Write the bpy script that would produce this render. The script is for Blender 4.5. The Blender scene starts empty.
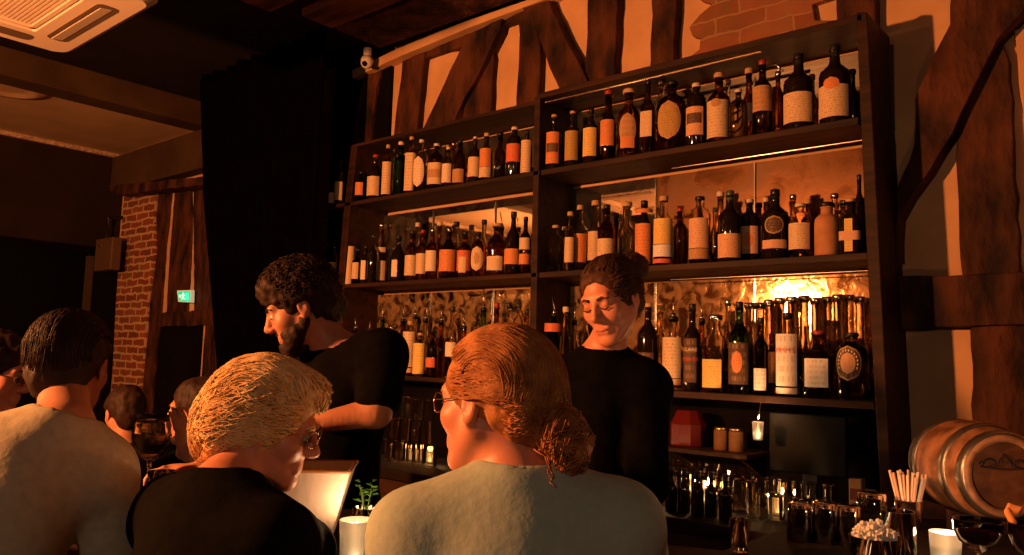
import bpy, math, random
import numpy as np
from mathutils import Vector, Matrix, noise

random.seed(7); np.random.seed(7)
SC = bpy.context.scene
COL = SC.collection
EYE = 1.52                      # height of the camera above the floor, metres
FPX = 797.0
# ------------------------------------------------------------------ camera
def cam_axes(yaw, pitch, roll):
    f = np.array([math.sin(yaw)*math.cos(pitch), math.cos(yaw)*math.cos(pitch), math.sin(pitch)])
    r = np.array([math.cos(yaw), -math.sin(yaw), 0.0]); u = np.cross(r, f)
    return np.array([r*math.cos(roll)+u*math.sin(roll), r*math.sin(roll)-u*math.cos(roll), f])
AX = cam_axes(math.radians(-40.646), math.radians(5.781), math.radians(1.674))   # image right, image down, forward
cd = bpy.data.cameras.new('camera'); cam = bpy.data.objects.new('camera', cd); COL.objects.link(cam)
cd.sensor_width = 36.0; cd.lens = FPX/1024*36; cd.clip_start = 0.05
m = Matrix.Identity(4)
for i in range(3):
    m[i][0] = AX[0][i]; m[i][1] = -AX[1][i]; m[i][2] = -AX[2][i]
m[2][3] = EYE
cam.matrix_world = m
SC.camera = cam
# ------------------------------------------------------------------ world, lamps' light, exposure
w = bpy.data.worlds.new('world'); SC.world = w; w.use_nodes = True
w.node_tree.nodes['Background'].inputs[0].default_value = (1.0, 0.42, 0.18, 1)
w.node_tree.nodes['Background'].inputs[1].default_value = 0.004
def lamp_light(name, loc, power, color, radius):
    l = bpy.data.lights.new(name, 'POINT'); l.energy = power; l.color = color; l.shadow_soft_size = radius
    o = bpy.data.objects.new(name, l); COL.objects.link(o); o.location = loc
    return o
KEY = (-3.15, -1.05, EYE+0.62)
FILL = (1.1, -2.3, EYE+0.75)
SIDE = (-7.4, -1.5, EYE+1.30)
lamp_light('pendant_glow', KEY, 900, (1.0, 0.335, 0.098), 0.07)
lamp_light('pendant_glow', FILL, 52, (1.0, 0.72, 0.50), 0.09)
lamp_light('pendant_glow', SIDE, 115, (1.0, 0.42, 0.15), 0.07)
SC.view_settings.view_transform = 'Standard'; SC.view_settings.look = 'None'
SC.view_settings.gamma = 1.0; SC.view_settings.use_curve_mapping = False
SC.view_settings.exposure = 0.0
SC.cycles.use_denoising = True
SC.cycles.max_bounces = 10; SC.cycles.transmission_bounces = 8; SC.cycles.glossy_bounces = 6
SC.cycles.diffuse_bounces = 3; SC.cycles.sample_clamp_indirect = 4.0
SC.cycles.caustics_reflective = False; SC.cycles.caustics_refractive = False

# ------------------------------------------------------------------ geometry of the view: a photo point on a plane of the room
def ray(x, y): return AX.T @ np.array([(x-512)/FPX, (y-277.5)/FPX, 1.0])
def on_y(x, y, Y): d = ray(x, y); p = d*(Y/d[1]); p[2] += EYE; return p
def on_z(x, y, z): d = ray(x, y); p = d*((z-EYE)/d[2]); p[2] += EYE; return p
def at(x, y, D): p = AX.T @ np.array([(x-512)/FPX*D, (y-277.5)/FPX*D, D]); p[2] += EYE; return p
def depth(p): return float(AX[2] @ (np.array(p)-np.array([0, 0, EYE])))
IMR = np.array([AX[0][0], AX[0][1], 0]); IMR /= np.linalg.norm(IMR)        # level directions: photo right, photo away
IMF = np.array([AX[2][0], AX[2][1], 0]); IMF /= np.linalg.norm(IMF)
UP = np.array([0, 0, 1.0])

# ------------------------------------------------------------------ materials
MATS = {}
def new_mat(name):
    mt = bpy.data.materials.new(name); mt.use_nodes = True
    nt = mt.node_tree; return mt, nt, nt.nodes['Principled BSDF']
def plain(name, col, rough=.5, metal=0., trans=0., ior=1.45, emit=None, estr=0., spec=.5, coat=0.):
    if name in MATS: return MATS[name]
    mt, nt, b = new_mat(name)
    b.inputs['Base Color'].default_value = (*col, 1); b.inputs['Roughness'].default_value = rough
    b.inputs['Metallic'].default_value = metal; b.inputs['Transmission Weight'].default_value = trans
    b.inputs['IOR'].default_value = ior; b.inputs['Specular IOR Level'].default_value = spec
    b.inputs['Coat Weight'].default_value = coat
    if emit: b.inputs['Emission Color'].default_value = (*emit, 1); b.inputs['Emission Strength'].default_value = estr
    MATS[name] = mt; return mt
def noisy(name, c1, c2, scale=6., stretch=(1, 1, 1), rough=.7, bump=.3, detail=6., spec=.3, lo=.35, hi=.65, metal=0., sheen=0., bdist=.01, obj=True):
    if name in MATS: return MATS[name]
    mt, nt, b = new_mat(name); N = nt.nodes; L = nt.links
    tc = N.new('ShaderNodeTexCoord'); mp = N.new('ShaderNodeMapping'); mp.inputs['Scale'].default_value = stretch
    nz = N.new('ShaderNodeTexNoise'); nz.inputs['Scale'].default_value = scale; nz.inputs['Detail'].default_value = detail
    rp = N.new('ShaderNodeValToRGB'); rp.color_ramp.elements[0].color = (*c1, 1); rp.color_ramp.elements[1].color = (*c2, 1)
    rp.color_ramp.elements[0].position = lo; rp.color_ramp.elements[1].position = hi
    bm_ = N.new('ShaderNodeBump'); bm_.inputs['Strength'].default_value = bump; bm_.inputs['Distance'].default_value = bdist
    L.new(tc.outputs['Object' if obj else 'Generated'], mp.inputs[0]); L.new(mp.outputs[0], nz.inputs['Vector'])
    L.new(nz.outputs['Fac'], rp.inputs[0]); L.new(rp.outputs[0], b.inputs['Base Color'])
    L.new(nz.outputs['Fac'], bm_.inputs['Height']); L.new(bm_.outputs[0], b.inputs['Normal'])
    b.inputs['Roughness'].default_value = rough; b.inputs['Specular IOR Level'].default_value = spec; b.inputs['Metallic'].default_value = metal
    b.inputs['Sheen Weight'].default_value = sheen
    MATS[name] = mt; return mt
def brick_mat(name, c1, c2, mortar, scale, w_, h_, msize):
    mt, nt, b = new_mat(name); N = nt.nodes; L = nt.links
    tc = N.new('ShaderNodeTexCoord'); mp = N.new('ShaderNodeMapping'); mp.inputs['Rotation'].default_value = (math.radians(90), 0, 0)
    br = N.new('ShaderNodeTexBrick'); br.inputs['Color1'].default_value = (*c1, 1); br.inputs['Color2'].default_value = (*c2, 1)
    br.inputs['Mortar'].default_value = (*mortar, 1); br.inputs['Scale'].default_value = scale
    br.inputs['Brick Width'].default_value = w_; br.inputs['Row Height'].default_value = h_; br.inputs['Mortar Size'].default_value = msize
    nz = N.new('ShaderNodeTexNoise'); nz.inputs['Scale'].default_value = 9; nz.inputs['Detail'].default_value = 8
    wv = N.new('ShaderNodeMixRGB'); wv.blend_type = 'ADD'; wv.inputs[0].default_value = .06
    mx = N.new('ShaderNodeMixRGB'); mx.blend_type = 'MULTIPLY'; mx.inputs[0].default_value = .6
    bm_ = N.new('ShaderNodeBump'); bm_.inputs['Strength'].default_value = .8; bm_.inputs['Distance'].default_value = .015
    L.new(tc.outputs['Object'], mp.inputs[0]); L.new(tc.outputs['Object'], nz.inputs['Vector'])
    L.new(mp.outputs[0], wv.inputs[1]); L.new(nz.outputs['Color'], wv.inputs[2]); L.new(wv.outputs[0], br.inputs['Vector'])
    L.new(br.outputs['Color'], mx.inputs[1]); L.new(nz.outputs['Color'], mx.inputs[2]); L.new(mx.outputs[0], b.inputs['Base Color'])
    inv = N.new('ShaderNodeMath'); inv.operation = 'SUBTRACT'; inv.inputs[0].default_value = 1
    L.new(br.outputs['Fac'], inv.inputs[1]); L.new(inv.outputs[0], bm_.inputs['Height']); L.new(bm_.outputs[0], b.inputs['Normal'])
    b.inputs['Roughness'].default_value = .85; b.inputs['Specular IOR Level'].default_value = .2
    return mt
def aged_mirror(name, tint, r0, r1, patina, amount, scale=5.5, dist=1.2):
    mt, nt, b = new_mat(name); N = nt.nodes; L = nt.links
    tc = N.new('ShaderNodeTexCoord'); nz = N.new('ShaderNodeTexNoise'); nz.inputs['Scale'].default_value = scale; nz.inputs['Detail'].default_value = 9; nz.inputs['Distortion'].default_value = dist
    L.new(tc.outputs['Object'], nz.inputs['Vector'])
    rr = N.new('ShaderNodeMapRange'); rr.inputs['From Min'].default_value = .35; rr.inputs['From Max'].default_value = .7; rr.inputs['To Min'].default_value = r0; rr.inputs['To Max'].default_value = r1
    rm = N.new('ShaderNodeMapRange'); rm.inputs['From Min'].default_value = .4; rm.inputs['From Max'].default_value = .62; rm.inputs['To Min'].default_value = 1; rm.inputs['To Max'].default_value = 1-amount
    mx = N.new('ShaderNodeMixRGB'); mx.inputs[1].default_value = (*patina, 1); mx.inputs[2].default_value = (*tint, 1)
    L.new(nz.outputs['Fac'], rr.inputs[0]); L.new(nz.outputs['Fac'], rm.inputs[0]); L.new(rm.outputs[0], mx.inputs[0])
    L.new(mx.outputs[0], b.inputs['Base Color']); L.new(rr.outputs[0], b.inputs['Roughness']); L.new(rm.outputs[0], b.inputs['Metallic'])
    bm_ = N.new('ShaderNodeBump'); bm_.inputs['Strength'].default_value = .25*amount; bm_.inputs['Distance'].default_value = .01
    L.new(nz.outputs['Fac'], bm_.inputs['Height']); L.new(bm_.outputs[0], b.inputs['Normal'])
    return mt
def glass(name, col, rough=.02, trans=1., ior=1.45):
    return plain(name, col, rough, 0, trans, ior)
def label_mat(name, paper, ink, rows=9., ink_amt=.36):
    """paper with rows of small print"""
    if name in MATS: return MATS[name]
    mt, nt, b = new_mat(name); N = nt.nodes; L = nt.links
    uv = N.new('ShaderNodeUVMap')
    mp = N.new('ShaderNodeMapping'); mp.inputs['Scale'].default_value = (22, rows*1.3, 1)
    sp = N.new('ShaderNodeSeparateXYZ'); L.new(uv.outputs[0], mp.inputs[0]); L.new(mp.outputs[0], sp.inputs[0])
    fr = N.new('ShaderNodeMath'); fr.operation = 'FRACT'; L.new(sp.outputs[1], fr.inputs[0])
    g1 = N.new('ShaderNodeMath'); g1.operation = 'GREATER_THAN'; g1.inputs[1].default_value = .45; L.new(fr.outputs[0], g1.inputs[0])
    fl = N.new('ShaderNodeMath'); fl.operation = 'FLOOR'; L.new(sp.outputs[1], fl.inputs[0])
    cb = N.new('ShaderNodeCombineXYZ'); L.new(sp.outputs[0], cb.inputs[0]); L.new(fl.outputs[0], cb.inputs[1])
    oi = N.new('ShaderNodeObjectInfo'); L.new(oi.outputs['Random'], cb.inputs[2])
    wn = N.new('ShaderNodeTexNoise'); wn.inputs['Scale'].default_value = 1.3; wn.inputs['Detail'].default_value = 1; L.new(cb.outputs[0], wn.inputs['Vector'])
    g2 = N.new('ShaderNodeMath'); g2.operation = 'GREATER_THAN'; g2.inputs[1].default_value = .52; L.new(wn.outputs['Fac'], g2.inputs[0])
    su = N.new('ShaderNodeSeparateXYZ'); L.new(uv.outputs[0], su.inputs[0])
    ab = N.new('ShaderNodeMath'); ab.operation = 'SUBTRACT'; ab.inputs[1].default_value = .5; L.new(su.outputs[0], ab.inputs[0])
    ab2 = N.new('ShaderNodeMath'); ab2.operation = 'ABSOLUTE'; L.new(ab.outputs[0], ab2.inputs[0])
    g3 = N.new('ShaderNodeMath'); g3.operation = 'LESS_THAN'; g3.inputs[1].default_value = .38; L.new(ab2.outputs[0], g3.inputs[0])
    m1 = N.new('ShaderNodeMath'); m1.operation = 'MULTIPLY'; L.new(g1.outputs[0], m1.inputs[0]); L.new(g2.outputs[0], m1.inputs[1])
    m2 = N.new('ShaderNodeMath'); m2.operation = 'MULTIPLY'; L.new(m1.outputs[0], m2.inputs[0]); L.new(g3.outputs[0], m2.inputs[1])
    m3 = N.new('ShaderNodeMath'); m3.operation = 'MULTIPLY'; m3.inputs[1].default_value = ink_amt; L.new(m2.outputs[0], m3.inputs[0])
    mx = N.new('ShaderNodeMixRGB'); mx.inputs[1].default_value = (*paper, 1); mx.inputs[2].default_value = (*ink, 1)
    L.new(m3.outputs[0], mx.inputs[0]); L.new(mx.outputs[0], b.inputs['Base Color'])
    b.inputs['Roughness'].default_value = .55; b.inputs['Specular IOR Level'].default_value = .25
    MATS[name] = mt; return mt

TIMBER = noisy('old_timber', (.012, .0035, .0018), (.100, .030, .011), 5, (1.6, 1.6, .7), .75, 1., 12, .25, .36, .66, bdist=.06)
JOIST_LIT = noisy('ceiling_joist_lit', (.05, .016, .006), (.27, .085, .03), 4, (.4, 2, 2), .75, .8, 10, .2, .3, .7, bdist=.03)  # timber made paler, standing in for light that misses the joists
TIMBER_DK = noisy('dark_timber', (.008, .003, .0015), (.035, .012, .005), 5, (1.5, 1.5, 1), .7, .8, 9, .3, .3, .7, bdist=.03)
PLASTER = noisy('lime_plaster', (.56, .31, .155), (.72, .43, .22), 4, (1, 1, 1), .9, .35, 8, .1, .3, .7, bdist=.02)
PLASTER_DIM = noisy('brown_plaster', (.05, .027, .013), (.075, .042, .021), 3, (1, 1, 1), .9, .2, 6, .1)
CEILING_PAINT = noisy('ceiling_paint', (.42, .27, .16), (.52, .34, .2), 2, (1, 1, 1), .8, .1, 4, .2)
BLACK_PAINT = noisy('black_paint', (.003, .002, .0015), (.006, .004, .003), 3, (1, 1, 1), .85, .1, 4, .06)
SHELF_WOOD = noisy('stained_shelf_wood', (.008, .0028, .0014), (.046, .014, .005), 4, (.5, 6, 6), .6, .3, 8, .22, .3, .7)
BAR_WOOD = noisy('bar_wood', (.006, .0025, .0015), (.014, .0055, .003), 4, (.5, 5, 5), .7, .15, 8, .12)
FLOOR_WOOD = noisy('floor_boards', (.03, .012, .006), (.07, .03, .014), 3, (.4, 6, 1), .55, .2, 6, .4)
VELVET = noisy('black_velvet', (.0012, .0009, .0008), (.002, .0015, .0012), 8, (1, 1, 1), 1., .1, 3, .0)
BRICK = brick_mat('old_brick', (.40, .13, .055), (.24, .07, .03), (.74, .46, .26), 1.0, .25, .075, .012)
BRICK_R = brick_mat('worn_brick', (.46, .19, .085), (.34, .12, .05), (.50, .25, .12), 1.0, .27, .085, .007)
MIRROR = aged_mirror('back_mirror', (.80, .72, .62), .01, .05, (.20, .09, .03), .04)
MIRROR_OLD = aged_mirror('antique_mirror', (.80, .50, .25), .055, .12, (.20, .08, .027), .5, 15., .8)
MIRROR_BROWN = aged_mirror('tarnished_mirror', (.20, .095, .042), .22, .38, (.07, .028, .010), .5, 6., .8)
G_CLEAR = glass('clear_glass', (.98, .93, .86)); G_AMBER = glass('amber_glass', (.78, .30, .07)); G_GREEN = glass('green_glass', (.10, .42, .05), .03)
G_BROWN = glass('brown_glass', (.22, .07, .02), .03); G_PALE = glass('pale_amber_glass', (.95, .70, .36))
G_DARK = plain('dark_glass', (.010, .006, .004), .07, spec=.6, coat=.3)
G_THIN = glass('drinking_glass', (.98, .96, .93), .01, 1., 1.45); G_CUT = glass('cut_glass', (1., .88, .66), .01, 1., 1.5)
BRASS = plain('brass', (.80, .50, .20), .25, 1.); STEEL = plain('polished_steel', (.75, .70, .64), .18, 1.); CHROME = plain('chrome', (.85, .82, .78), .08, 1.)
BLACK_PLASTIC = plain('black_plastic', (.010, .009, .008), .35)
CLAY = noisy('stoneware', (.42, .18, .075), (.55, .25, .11), 14, (1, 1, 1), .65, .2, 5, .3)

# ------------------------------------------------------------------ mesh helpers
def link(name, verts, faces, mat, parent=None, smooth=False, uvs=None):
    me = bpy.data.meshes.new(name); me.from_pydata([tuple(map(float, v)) for v in verts], [], faces)
    if mat:
        for mm in (mat if isinstance(mat, (list, tuple)) else [mat]): me.materials.append(mm)
    if smooth: me.polygons.foreach_set('use_smooth', [True]*len(me.polygons))
    if uvs is not None:
        ul = me.uv_layers.new(name='UVMap')
        for lp in me.loops: ul.data[lp.index].uv = uvs[lp.vertex_index]
    me.update()
    o = bpy.data.objects.new(name, me); COL.objects.link(o)
    if parent: o.parent = parent
    return o
def tag(o, label, cat, group=None, kind=None):
    if label: o['label'] = label
    if cat: o['category'] = cat
    if group: o['group'] = group
    if kind: o['kind'] = kind
    return o
def struct(o): o['kind'] = 'structure'; return o
def empty(name, loc, rz=0.):
    o = bpy.data.objects.new(name, None); COL.objects.link(o); o.location = tuple(map(float, loc)); o.rotation_euler = (0, 0, rz); o.empty_display_size = .05
    return o
class MB:
    """collects shapes into one mesh"""
    def __init__(s): s.v = []; s.f = []
    def add(s, v, f):
        n = len(s.v); s.v += [tuple(map(float, q)) for q in v]; s.f += [tuple(i+n for i in q) for q in f]; return s
    def box(s, lo, hi, bev=.0):
        (x0, y0, z0), (x1, y1, z1) = lo, hi
        return s.add([(x0, y0, z0), (x1, y0, z0), (x1, y1, z0), (x0, y1, z0), (x0, y0, z1), (x1, y0, z1), (x1, y1, z1), (x0, y1, z1)],
                     [(0, 3, 2, 1), (4, 5, 6, 7), (0, 1, 5, 4), (1, 2, 6, 5), (2, 3, 7, 6), (3, 0, 4, 7)])
    def lathe(s, prof, n=20, c=(0, 0, 0), sq=2.0, cap=True, sx=1., sy=1.):
        V = []; F = []
        for r, z in prof:
            for k in range(n):
                a = 2*math.pi*(k+.5)/n; ca, sa = math.cos(a), math.sin(a)
                q = 1. if sq == 2. else (abs(ca)**sq+abs(sa)**sq)**(-1/sq)
                V.append((c[0]+r*q*ca*sx, c[1]+r*q*sa*sy, c[2]+z))
        for i in range(len(prof)-1):
            for k in range(n):
                a, b = i*n+k, i*n+(k+1) % n; F.append((a, b, b+n, a+n))
        if cap:
            F.append(tuple(range(n-1, -1, -1))); e = (len(prof)-1)*n; F.append(tuple(range(e, e+n)))
        return s.add(V, F)
    def tube(s, pts, r, n=8, r1=None):
        pts = [np.array(p, float) for p in pts]; V = []; F = []; N_ = len(pts)
        up = np.array([.13, .27, .95])
        for i, p in enumerate(pts):
            t = pts[min(i+1, N_-1)]-pts[max(i-1, 0)]; t = t/(np.linalg.norm(t)+1e-12)
            a = np.cross(t, up); 
            if np.linalg.norm(a) < .05: a = np.cross(t, [1, 0, 0])
            a /= np.linalg.norm(a); b = np.cross(t, a)
            rr = r if r1 is None else r+(r1-r)*i/max(1, N_-1)
            for k in range(n):
                g = 2*math.pi*k/n; V.append(p+rr*(a*math.cos(g)+b*math.sin(g)))
        for i in range(N_-1):
            for k in range(n):
                q, w_ = i*n+k, i*n+(k+1) % n; F.append((q, w_, w_+n, q+n))
        F.append(tuple(range(n-1, -1, -1))); F.append(tuple(range((N_-1)*n, N_*n)))
        return s.add(V, F)
    def sphere(s, c, r, n=12, m_=8):
        r = np.array([r]*3 if np.isscalar(r) else r)
        pr = [(math.sin(math.pi*i/m_), -math.cos(math.pi*i/m_)) for i in range(m_+1)]
        V = []; F = []
        for q, z in pr:
            for k in range(n):
                a = 2*math.pi*k/n; V.append((c[0]+r[0]*max(q, .001)*math.cos(a), c[1]+r[1]*max(q, .001)*math.sin(a), c[2]+r[2]*z))
        for i in range(m_):
            for k in range(n):
                a, b = i*n+k, i*n+(k+1) % n; F.append((a, b, b+n, a+n))
        F.append(tuple(range(n-1, -1, -1))); F.append(tuple(range(m_*n, m_*n+n)))
        return s.add(V, F)
    def prism(s, poly, d):
        """poly: 3-D outline, d: extrusion vector"""
        n = len(poly); P = [np.array(p, float) for p in poly]; d = np.array(d, float)
        return s.add(P+[p+d for p in P], [tuple(range(n)), tuple(range(2*n-1, n-1, -1))]+[((i+1) % n, i, n+i, n+(i+1) % n) for i in range(n)])
    def build(s, name, mat, parent=None, smooth=False, bevel=0., seg=2):
        o = link(name, s.v, s.f, mat, parent, smooth)
        if bevel:
            b = o.modifiers.new('bevel', 'BEVEL'); b.width = bevel; b.segments = seg; b.limit_method = 'ANGLE'; b.angle_limit = math.radians(40)
        return o
def hewn(pixels, Y, thick, amp=.006, step=.07, seed=0):
    """outline traced on the wall plane Y, edges roughened like hewn timber; returns 3-D outline"""
    rnd = random.Random(seed); P = [on_y(x, y, Y) for x, y in pixels]; out = []
    for i, p in enumerate(P):
        q = P[(i+1) % len(P)]; L_ = np.linalg.norm(q-p); k = max(1, int(L_/step))
        for j in range(k):
            t = j/k; v = p+(q-p)*t
            if j: v = v+np.array([rnd.uniform(-amp, amp), 0, rnd.uniform(-amp, amp)])
            out.append(v)
    return out
_seed = [0]
def timber(name, pixels, Y=3.585, thick=.10, mat=None, amp=.006):
    _seed[0] += 1
    return struct(MB().prism(hewn(pixels, Y, thick, amp, seed=_seed[0]), (0, thick, 0)).build(name, mat or TIMBER, None, False, .006))

# ================================================================== the room
WALL_Y = 3.64
ZC = EYE+2.22                                   # ceiling
X0, X1, Y0 = -8.95, 2.6, -4.6
XL0 = -4.30
def slab(name, lo, hi, mat, bev=0.): return struct(MB().box(lo, hi).build(name, mat, None, False, bev))
slab('floor', (X0-.2, Y0-.2, -.1), (X1+.2, WALL_Y+.4, 0), FLOOR_WOOD)
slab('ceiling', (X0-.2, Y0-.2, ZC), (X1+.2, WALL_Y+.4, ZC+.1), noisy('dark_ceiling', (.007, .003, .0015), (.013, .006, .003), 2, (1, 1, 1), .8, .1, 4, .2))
slab('wall_back', (-6.3, WALL_Y, 0), (X1+.2, WALL_Y+.25, ZC), PLASTER)
struct(MB().box((-4.95, WALL_Y-.03, 0), (XL0, WALL_Y-.001, ZC)).build('trim_50', BLACK_PAINT))  # black panel added to keep this strip of plaster dark
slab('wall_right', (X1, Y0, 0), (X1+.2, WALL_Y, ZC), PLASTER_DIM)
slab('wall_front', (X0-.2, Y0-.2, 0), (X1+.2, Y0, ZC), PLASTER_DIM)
slab('wall_left', (X0-.2, Y0, 0), (X0, WALL_Y+.25, ZC), BLACK_PAINT)

# ---- door wall on the far left, in line with the shelving wall
wl = MB()
xa = on_y(156, 335, WALL_Y)[0]; xb = on_y(204, 323, WALL_Y)[0]; zd = on_y(182, 323, WALL_Y)[2]
wl.box((X0, WALL_Y, 0), (xa, WALL_Y+.25, ZC)); wl.box((xb, WALL_Y, 0), (-6.3, WALL_Y+.25, ZC)); wl.box((xa, WALL_Y, zd), (xb, WALL_Y+.25, ZC))
struct(wl.build('wall_far_left', PLASTER))
slab('door_1', (xa, WALL_Y+.012, 0), (xb, WALL_Y+.06, zd), BLACK_PAINT)
struct(MB().prism([on_y(x, y, 3.60) for x, y in ((124, 196), (157, 190), (154, 215), (155, 250), (148, 300), (146, 330), (141, 380), (137, 440), (108, 440), (112, 380), (116, 300))], (0, .06, 0)).build('trim_1', BRICK))
timber('trim_2', [(158, 190), (171.5, 188), (169, 215), (165, 252), (161.5, 305), (160, 322), (156, 345), (151, 400), (146, 460), (131, 460), (139, 395), (146, 340), (152, 280)], 3.622, .03)      # long post beside the bricks
timber('trim_3', [(161, 313), (206, 310), (208, 325), (157, 327)], 3.60, .05)                     # lintel
timber('trim_4', [(175, 186), (191.5, 185), (191, 240), (188.5, 290), (187, 314), (166, 314), (169.5, 252)], 3.622, .03)
timber('trim_5', [(193, 186), (203, 184), (208, 230), (214, 290), (222, 360), (232, 440), (214, 440), (207, 380), (205, 314), (194, 314), (193.5, 250)], 3.620, .03)
timber('trim_7', [(205, 325), (211, 325), (206, 440), (197, 440)], 3.57, .12)
timber('trim_8', [(108, 186), (206, 176), (206, 184), (117, 195)], 3.45, .25, TIMBER)                                                  # beam over the door wall
# boxed beams and the lit ceiling panel between them
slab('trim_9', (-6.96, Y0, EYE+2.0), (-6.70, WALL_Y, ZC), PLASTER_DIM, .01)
slab('trim_10', (X0, Y0, EYE+1.02), (-8.62, WALL_Y, ZC), noisy('bulkhead_paint', (.014, .007, .0035), (.022, .011, .0055), 2, (1, 1, 1), .85, .1, 4, .15), .01)
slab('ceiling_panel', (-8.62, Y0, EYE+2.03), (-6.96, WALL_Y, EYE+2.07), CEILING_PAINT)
bd = MB()
bd.box((-8.60, WALL_Y-.07, EYE+1.985), (-6.98, WALL_Y-.005, EYE+2.03)); bd.box((-8.62, Y0, EYE+1.985), (-8.57, WALL_Y, EYE+2.03))
struct(bd.build('trim_11', noisy('plaster_edging', (.30, .19, .11), (.62, .42, .26), 26, (1, 1, 1), .8, .9, 4, .2), None, False, .008))
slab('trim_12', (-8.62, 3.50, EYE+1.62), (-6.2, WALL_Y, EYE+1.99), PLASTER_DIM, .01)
# round ceiling rose at the panel's left
p = on_z(8, 88, EYE+2.02); 
struct(MB().lathe([(.0005, .0), (.10, -.004), (.16, -.002), (.19, -.018), (.22, -.018), (.25, -.006), (.30, .0), (.30, .012)], 28, p).build('trim_13', CEILING_PAINT, None, True))
# dark window in the left wall with its frame
slab('window_1', (X0-.02, .2, .9), (X0+.02, 3.44, EYE+1.0), plain('night_glass', (.002, .002, .002), .5, spec=.1))
slab('window_2', (X0, 3.44, .6), (X0+.08, 3.50, EYE+.95), noisy('window_frame_paint', (.06, .032, .016), (.08, .045, .022), 5))
slab('trim_14', (X0, 3.50, 0), (X0+.41, WALL_Y, EYE+1.02), BLACK_PAINT)

# ---- wall above and beside the shelving: hewn timbers over plaster
Yt = 3.585
timber('trim_20', [(350, 152), (360, 90), (366, 74), (382, 70), (377, 84), (374, 105), (370, 142)], Yt)
timber('trim_21', [(393, 145), (394, 130), (399, 90), (402, 62), (425, 52), (421, 90), (417, 128), (416, 140)], Yt)
timber('trim_22', [(402, 68), (402, 61), (468, 33), (463, 46), (425, 58)], Yt+.01)
timber('trim_23', [(461, 47), (463, 36), (502, 18), (499, 30), (490, 48), (478, 74), (463, 100), (455, 118), (450, 130), (418, 140), (424, 126), (440, 92)], Yt-.03, .13)
timber('trim_24', [(492, 46), (494, 58), (492, 80), (491, 112), (462, 122), (464, 108), (478, 74)], Yt+.01)
timber('trim_25', [(486, 42), (498, 24), (522, 10), (520, 20), (505, 25), (494, 40)], Yt+.005)
timber('trim_26', [(519, 12), (541, 5), (540, 50), (539, 105), (516, 112), (518, 70)], Yt)
timber('trim_27', [(522, 8), (549, 0), (553, 12), (562, 30), (575, 55), (588, 82), (592, 96), (566, 104), (556, 82), (545, 55), (535, 30)], Yt-.03, .13)
timber('trim_28', [(588, -12), (618, -18), (616, 20), (613, 85), (583, 94), (585, 60), (587, 20)], Yt-.01)
timber('trim_29', [(653, -26), (677, -32), (676, 10), (673, 68), (649, 76), (651, 30)], Yt-.01)
timber('trim_30', [(836, -75), (872, -82), (876, 30), (838, 34), (836, 10)], Yt-.01)
struct(MB().prism([on_y(x, y, 3.60) for x, y in ((702, -40), (700, 0), (712, 4), (700, 14), (689, 27), (692, 36), (700, 38), (699, 49), (688, 58), (686, 72), (838, 34), (836, 20), (815, 20), (812, 4), (836, -4), (836, -75))], (0, .05, 0)).build('trim_31', BRICK_R, None, False, .006))
# wall plate under the ceiling
mp_ = [on_y(x, y, 3.55) for x, y in ((352, 78), (400, 56), (470, 27), (548, -2), (700, -70), (880, -150), (880, -168), (700, -83), (548, -9), (470, 19), (400, 47), (352, 70))]
struct(MB().prism(mp_, (0, .09, 0)).build('trim_32', PLASTER, None, False, .006))
# ceiling joists running along the bar
slab('trim_33', (-4.25, 3.08, EYE+2.13), (X1, 3.46, ZC), TIMBER, .012)
slab('trim_34', (-4.15, 2.74, EYE+2.08), (X1, 2.98, ZC), JOIST_LIT, .012)
slab('trim_38', (-4.3, 2.28, EYE+2.10), (X1, 2.62, ZC), JOIST_LIT, .012)
slab('trim_35', (-4.45, 1.65, EYE+2.15), (X1, 2.05, ZC), TIMBER, .012)
slab('trim_36', (-4.6, 1.0, EYE+2.15), (X1, 1.45, ZC), TIMBER_DK, .012)
slab('trim_37', (-4.6, .2, EYE+2.15), (X1, .65, ZC), TIMBER_DK, .012)
# right of the shelving
timber('trim_40', [(897, 276), (960, 275), (1075, 268), (1075, 322), (960, 327), (900, 330)], Yt-.03, .13, TIMBER)
timber('trim_41', [(952, -30), (1045, -45), (1024, 10), (998, 38), (975, 85), (952, 134), (930, 170), (911, 196), (899, 218), (898, 262), (896, 262), (896, 195), (916, 140), (917, 92), (932, 58), (950, 24)], Yt-.05, .15, TIMBER)
timber('trim_42', [(956, 125), (975, 85), (999, 36), (1009, 60), (1012, 120), (1020, 274), (962, 276)], Yt, .10, TIMBER)
timber('trim_43', [(970, 326), (1080, 318), (1080, 560), (975, 560), (973, 445)], Yt, .10, TIMBER)
timber('trim_44', [(1014, 30), (1100, 0), (1110, 272), (1030, 274), (1026, 150)], Yt+.03, .05, PLASTER)

# ================================================================== back-bar shelving
YF, YB = 3.30, 3.60                              # front edge and back of the shelves
XL, XM, XR = on_y(343, 250, YF)[0], on_y(536.5, 105, YF)[0], on_y(866, 250, YF)[0]
Z1, Z2, Z3 = EYE+.3085*YF, EYE+.1395*YF, EYE-.0385*YF
ZT = EYE+.436*YF
ZCOUNTER = EYE-.57
shelving = empty('back_bar_shelving', (XM, YB, ZCOUNTER))
def part(o, parent): 
    o.parent = parent; o.matrix_parent_inverse = Matrix.Translation(parent.location).inverted() if parent.type == 'EMPTY' else Matrix.Identity(4); return o
post = lambda px, nm: part(MB().prism([on_y(x, y, YF) for x, y in px], (0, YB-YF+.02, 0)).build(nm, SHELF_WOOD, None, False, .004), shelving)
post([(856, 12), (867, 12), (878, 220), (881, 280), (893, 520), (882, 520), (868, 280), (865, 220)], 'side_post')
post([(534.5, 97), (540, 97), (537, 260), (536, 330), (532, 480), (525, 480), (529.5, 320), (531, 260)], 'divider_post')
post([(351, 146), (357, 146), (349, 215), (343, 290), (337, 470), (331, 470), (337, 290), (343, 215)], 'side_post')
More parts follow.
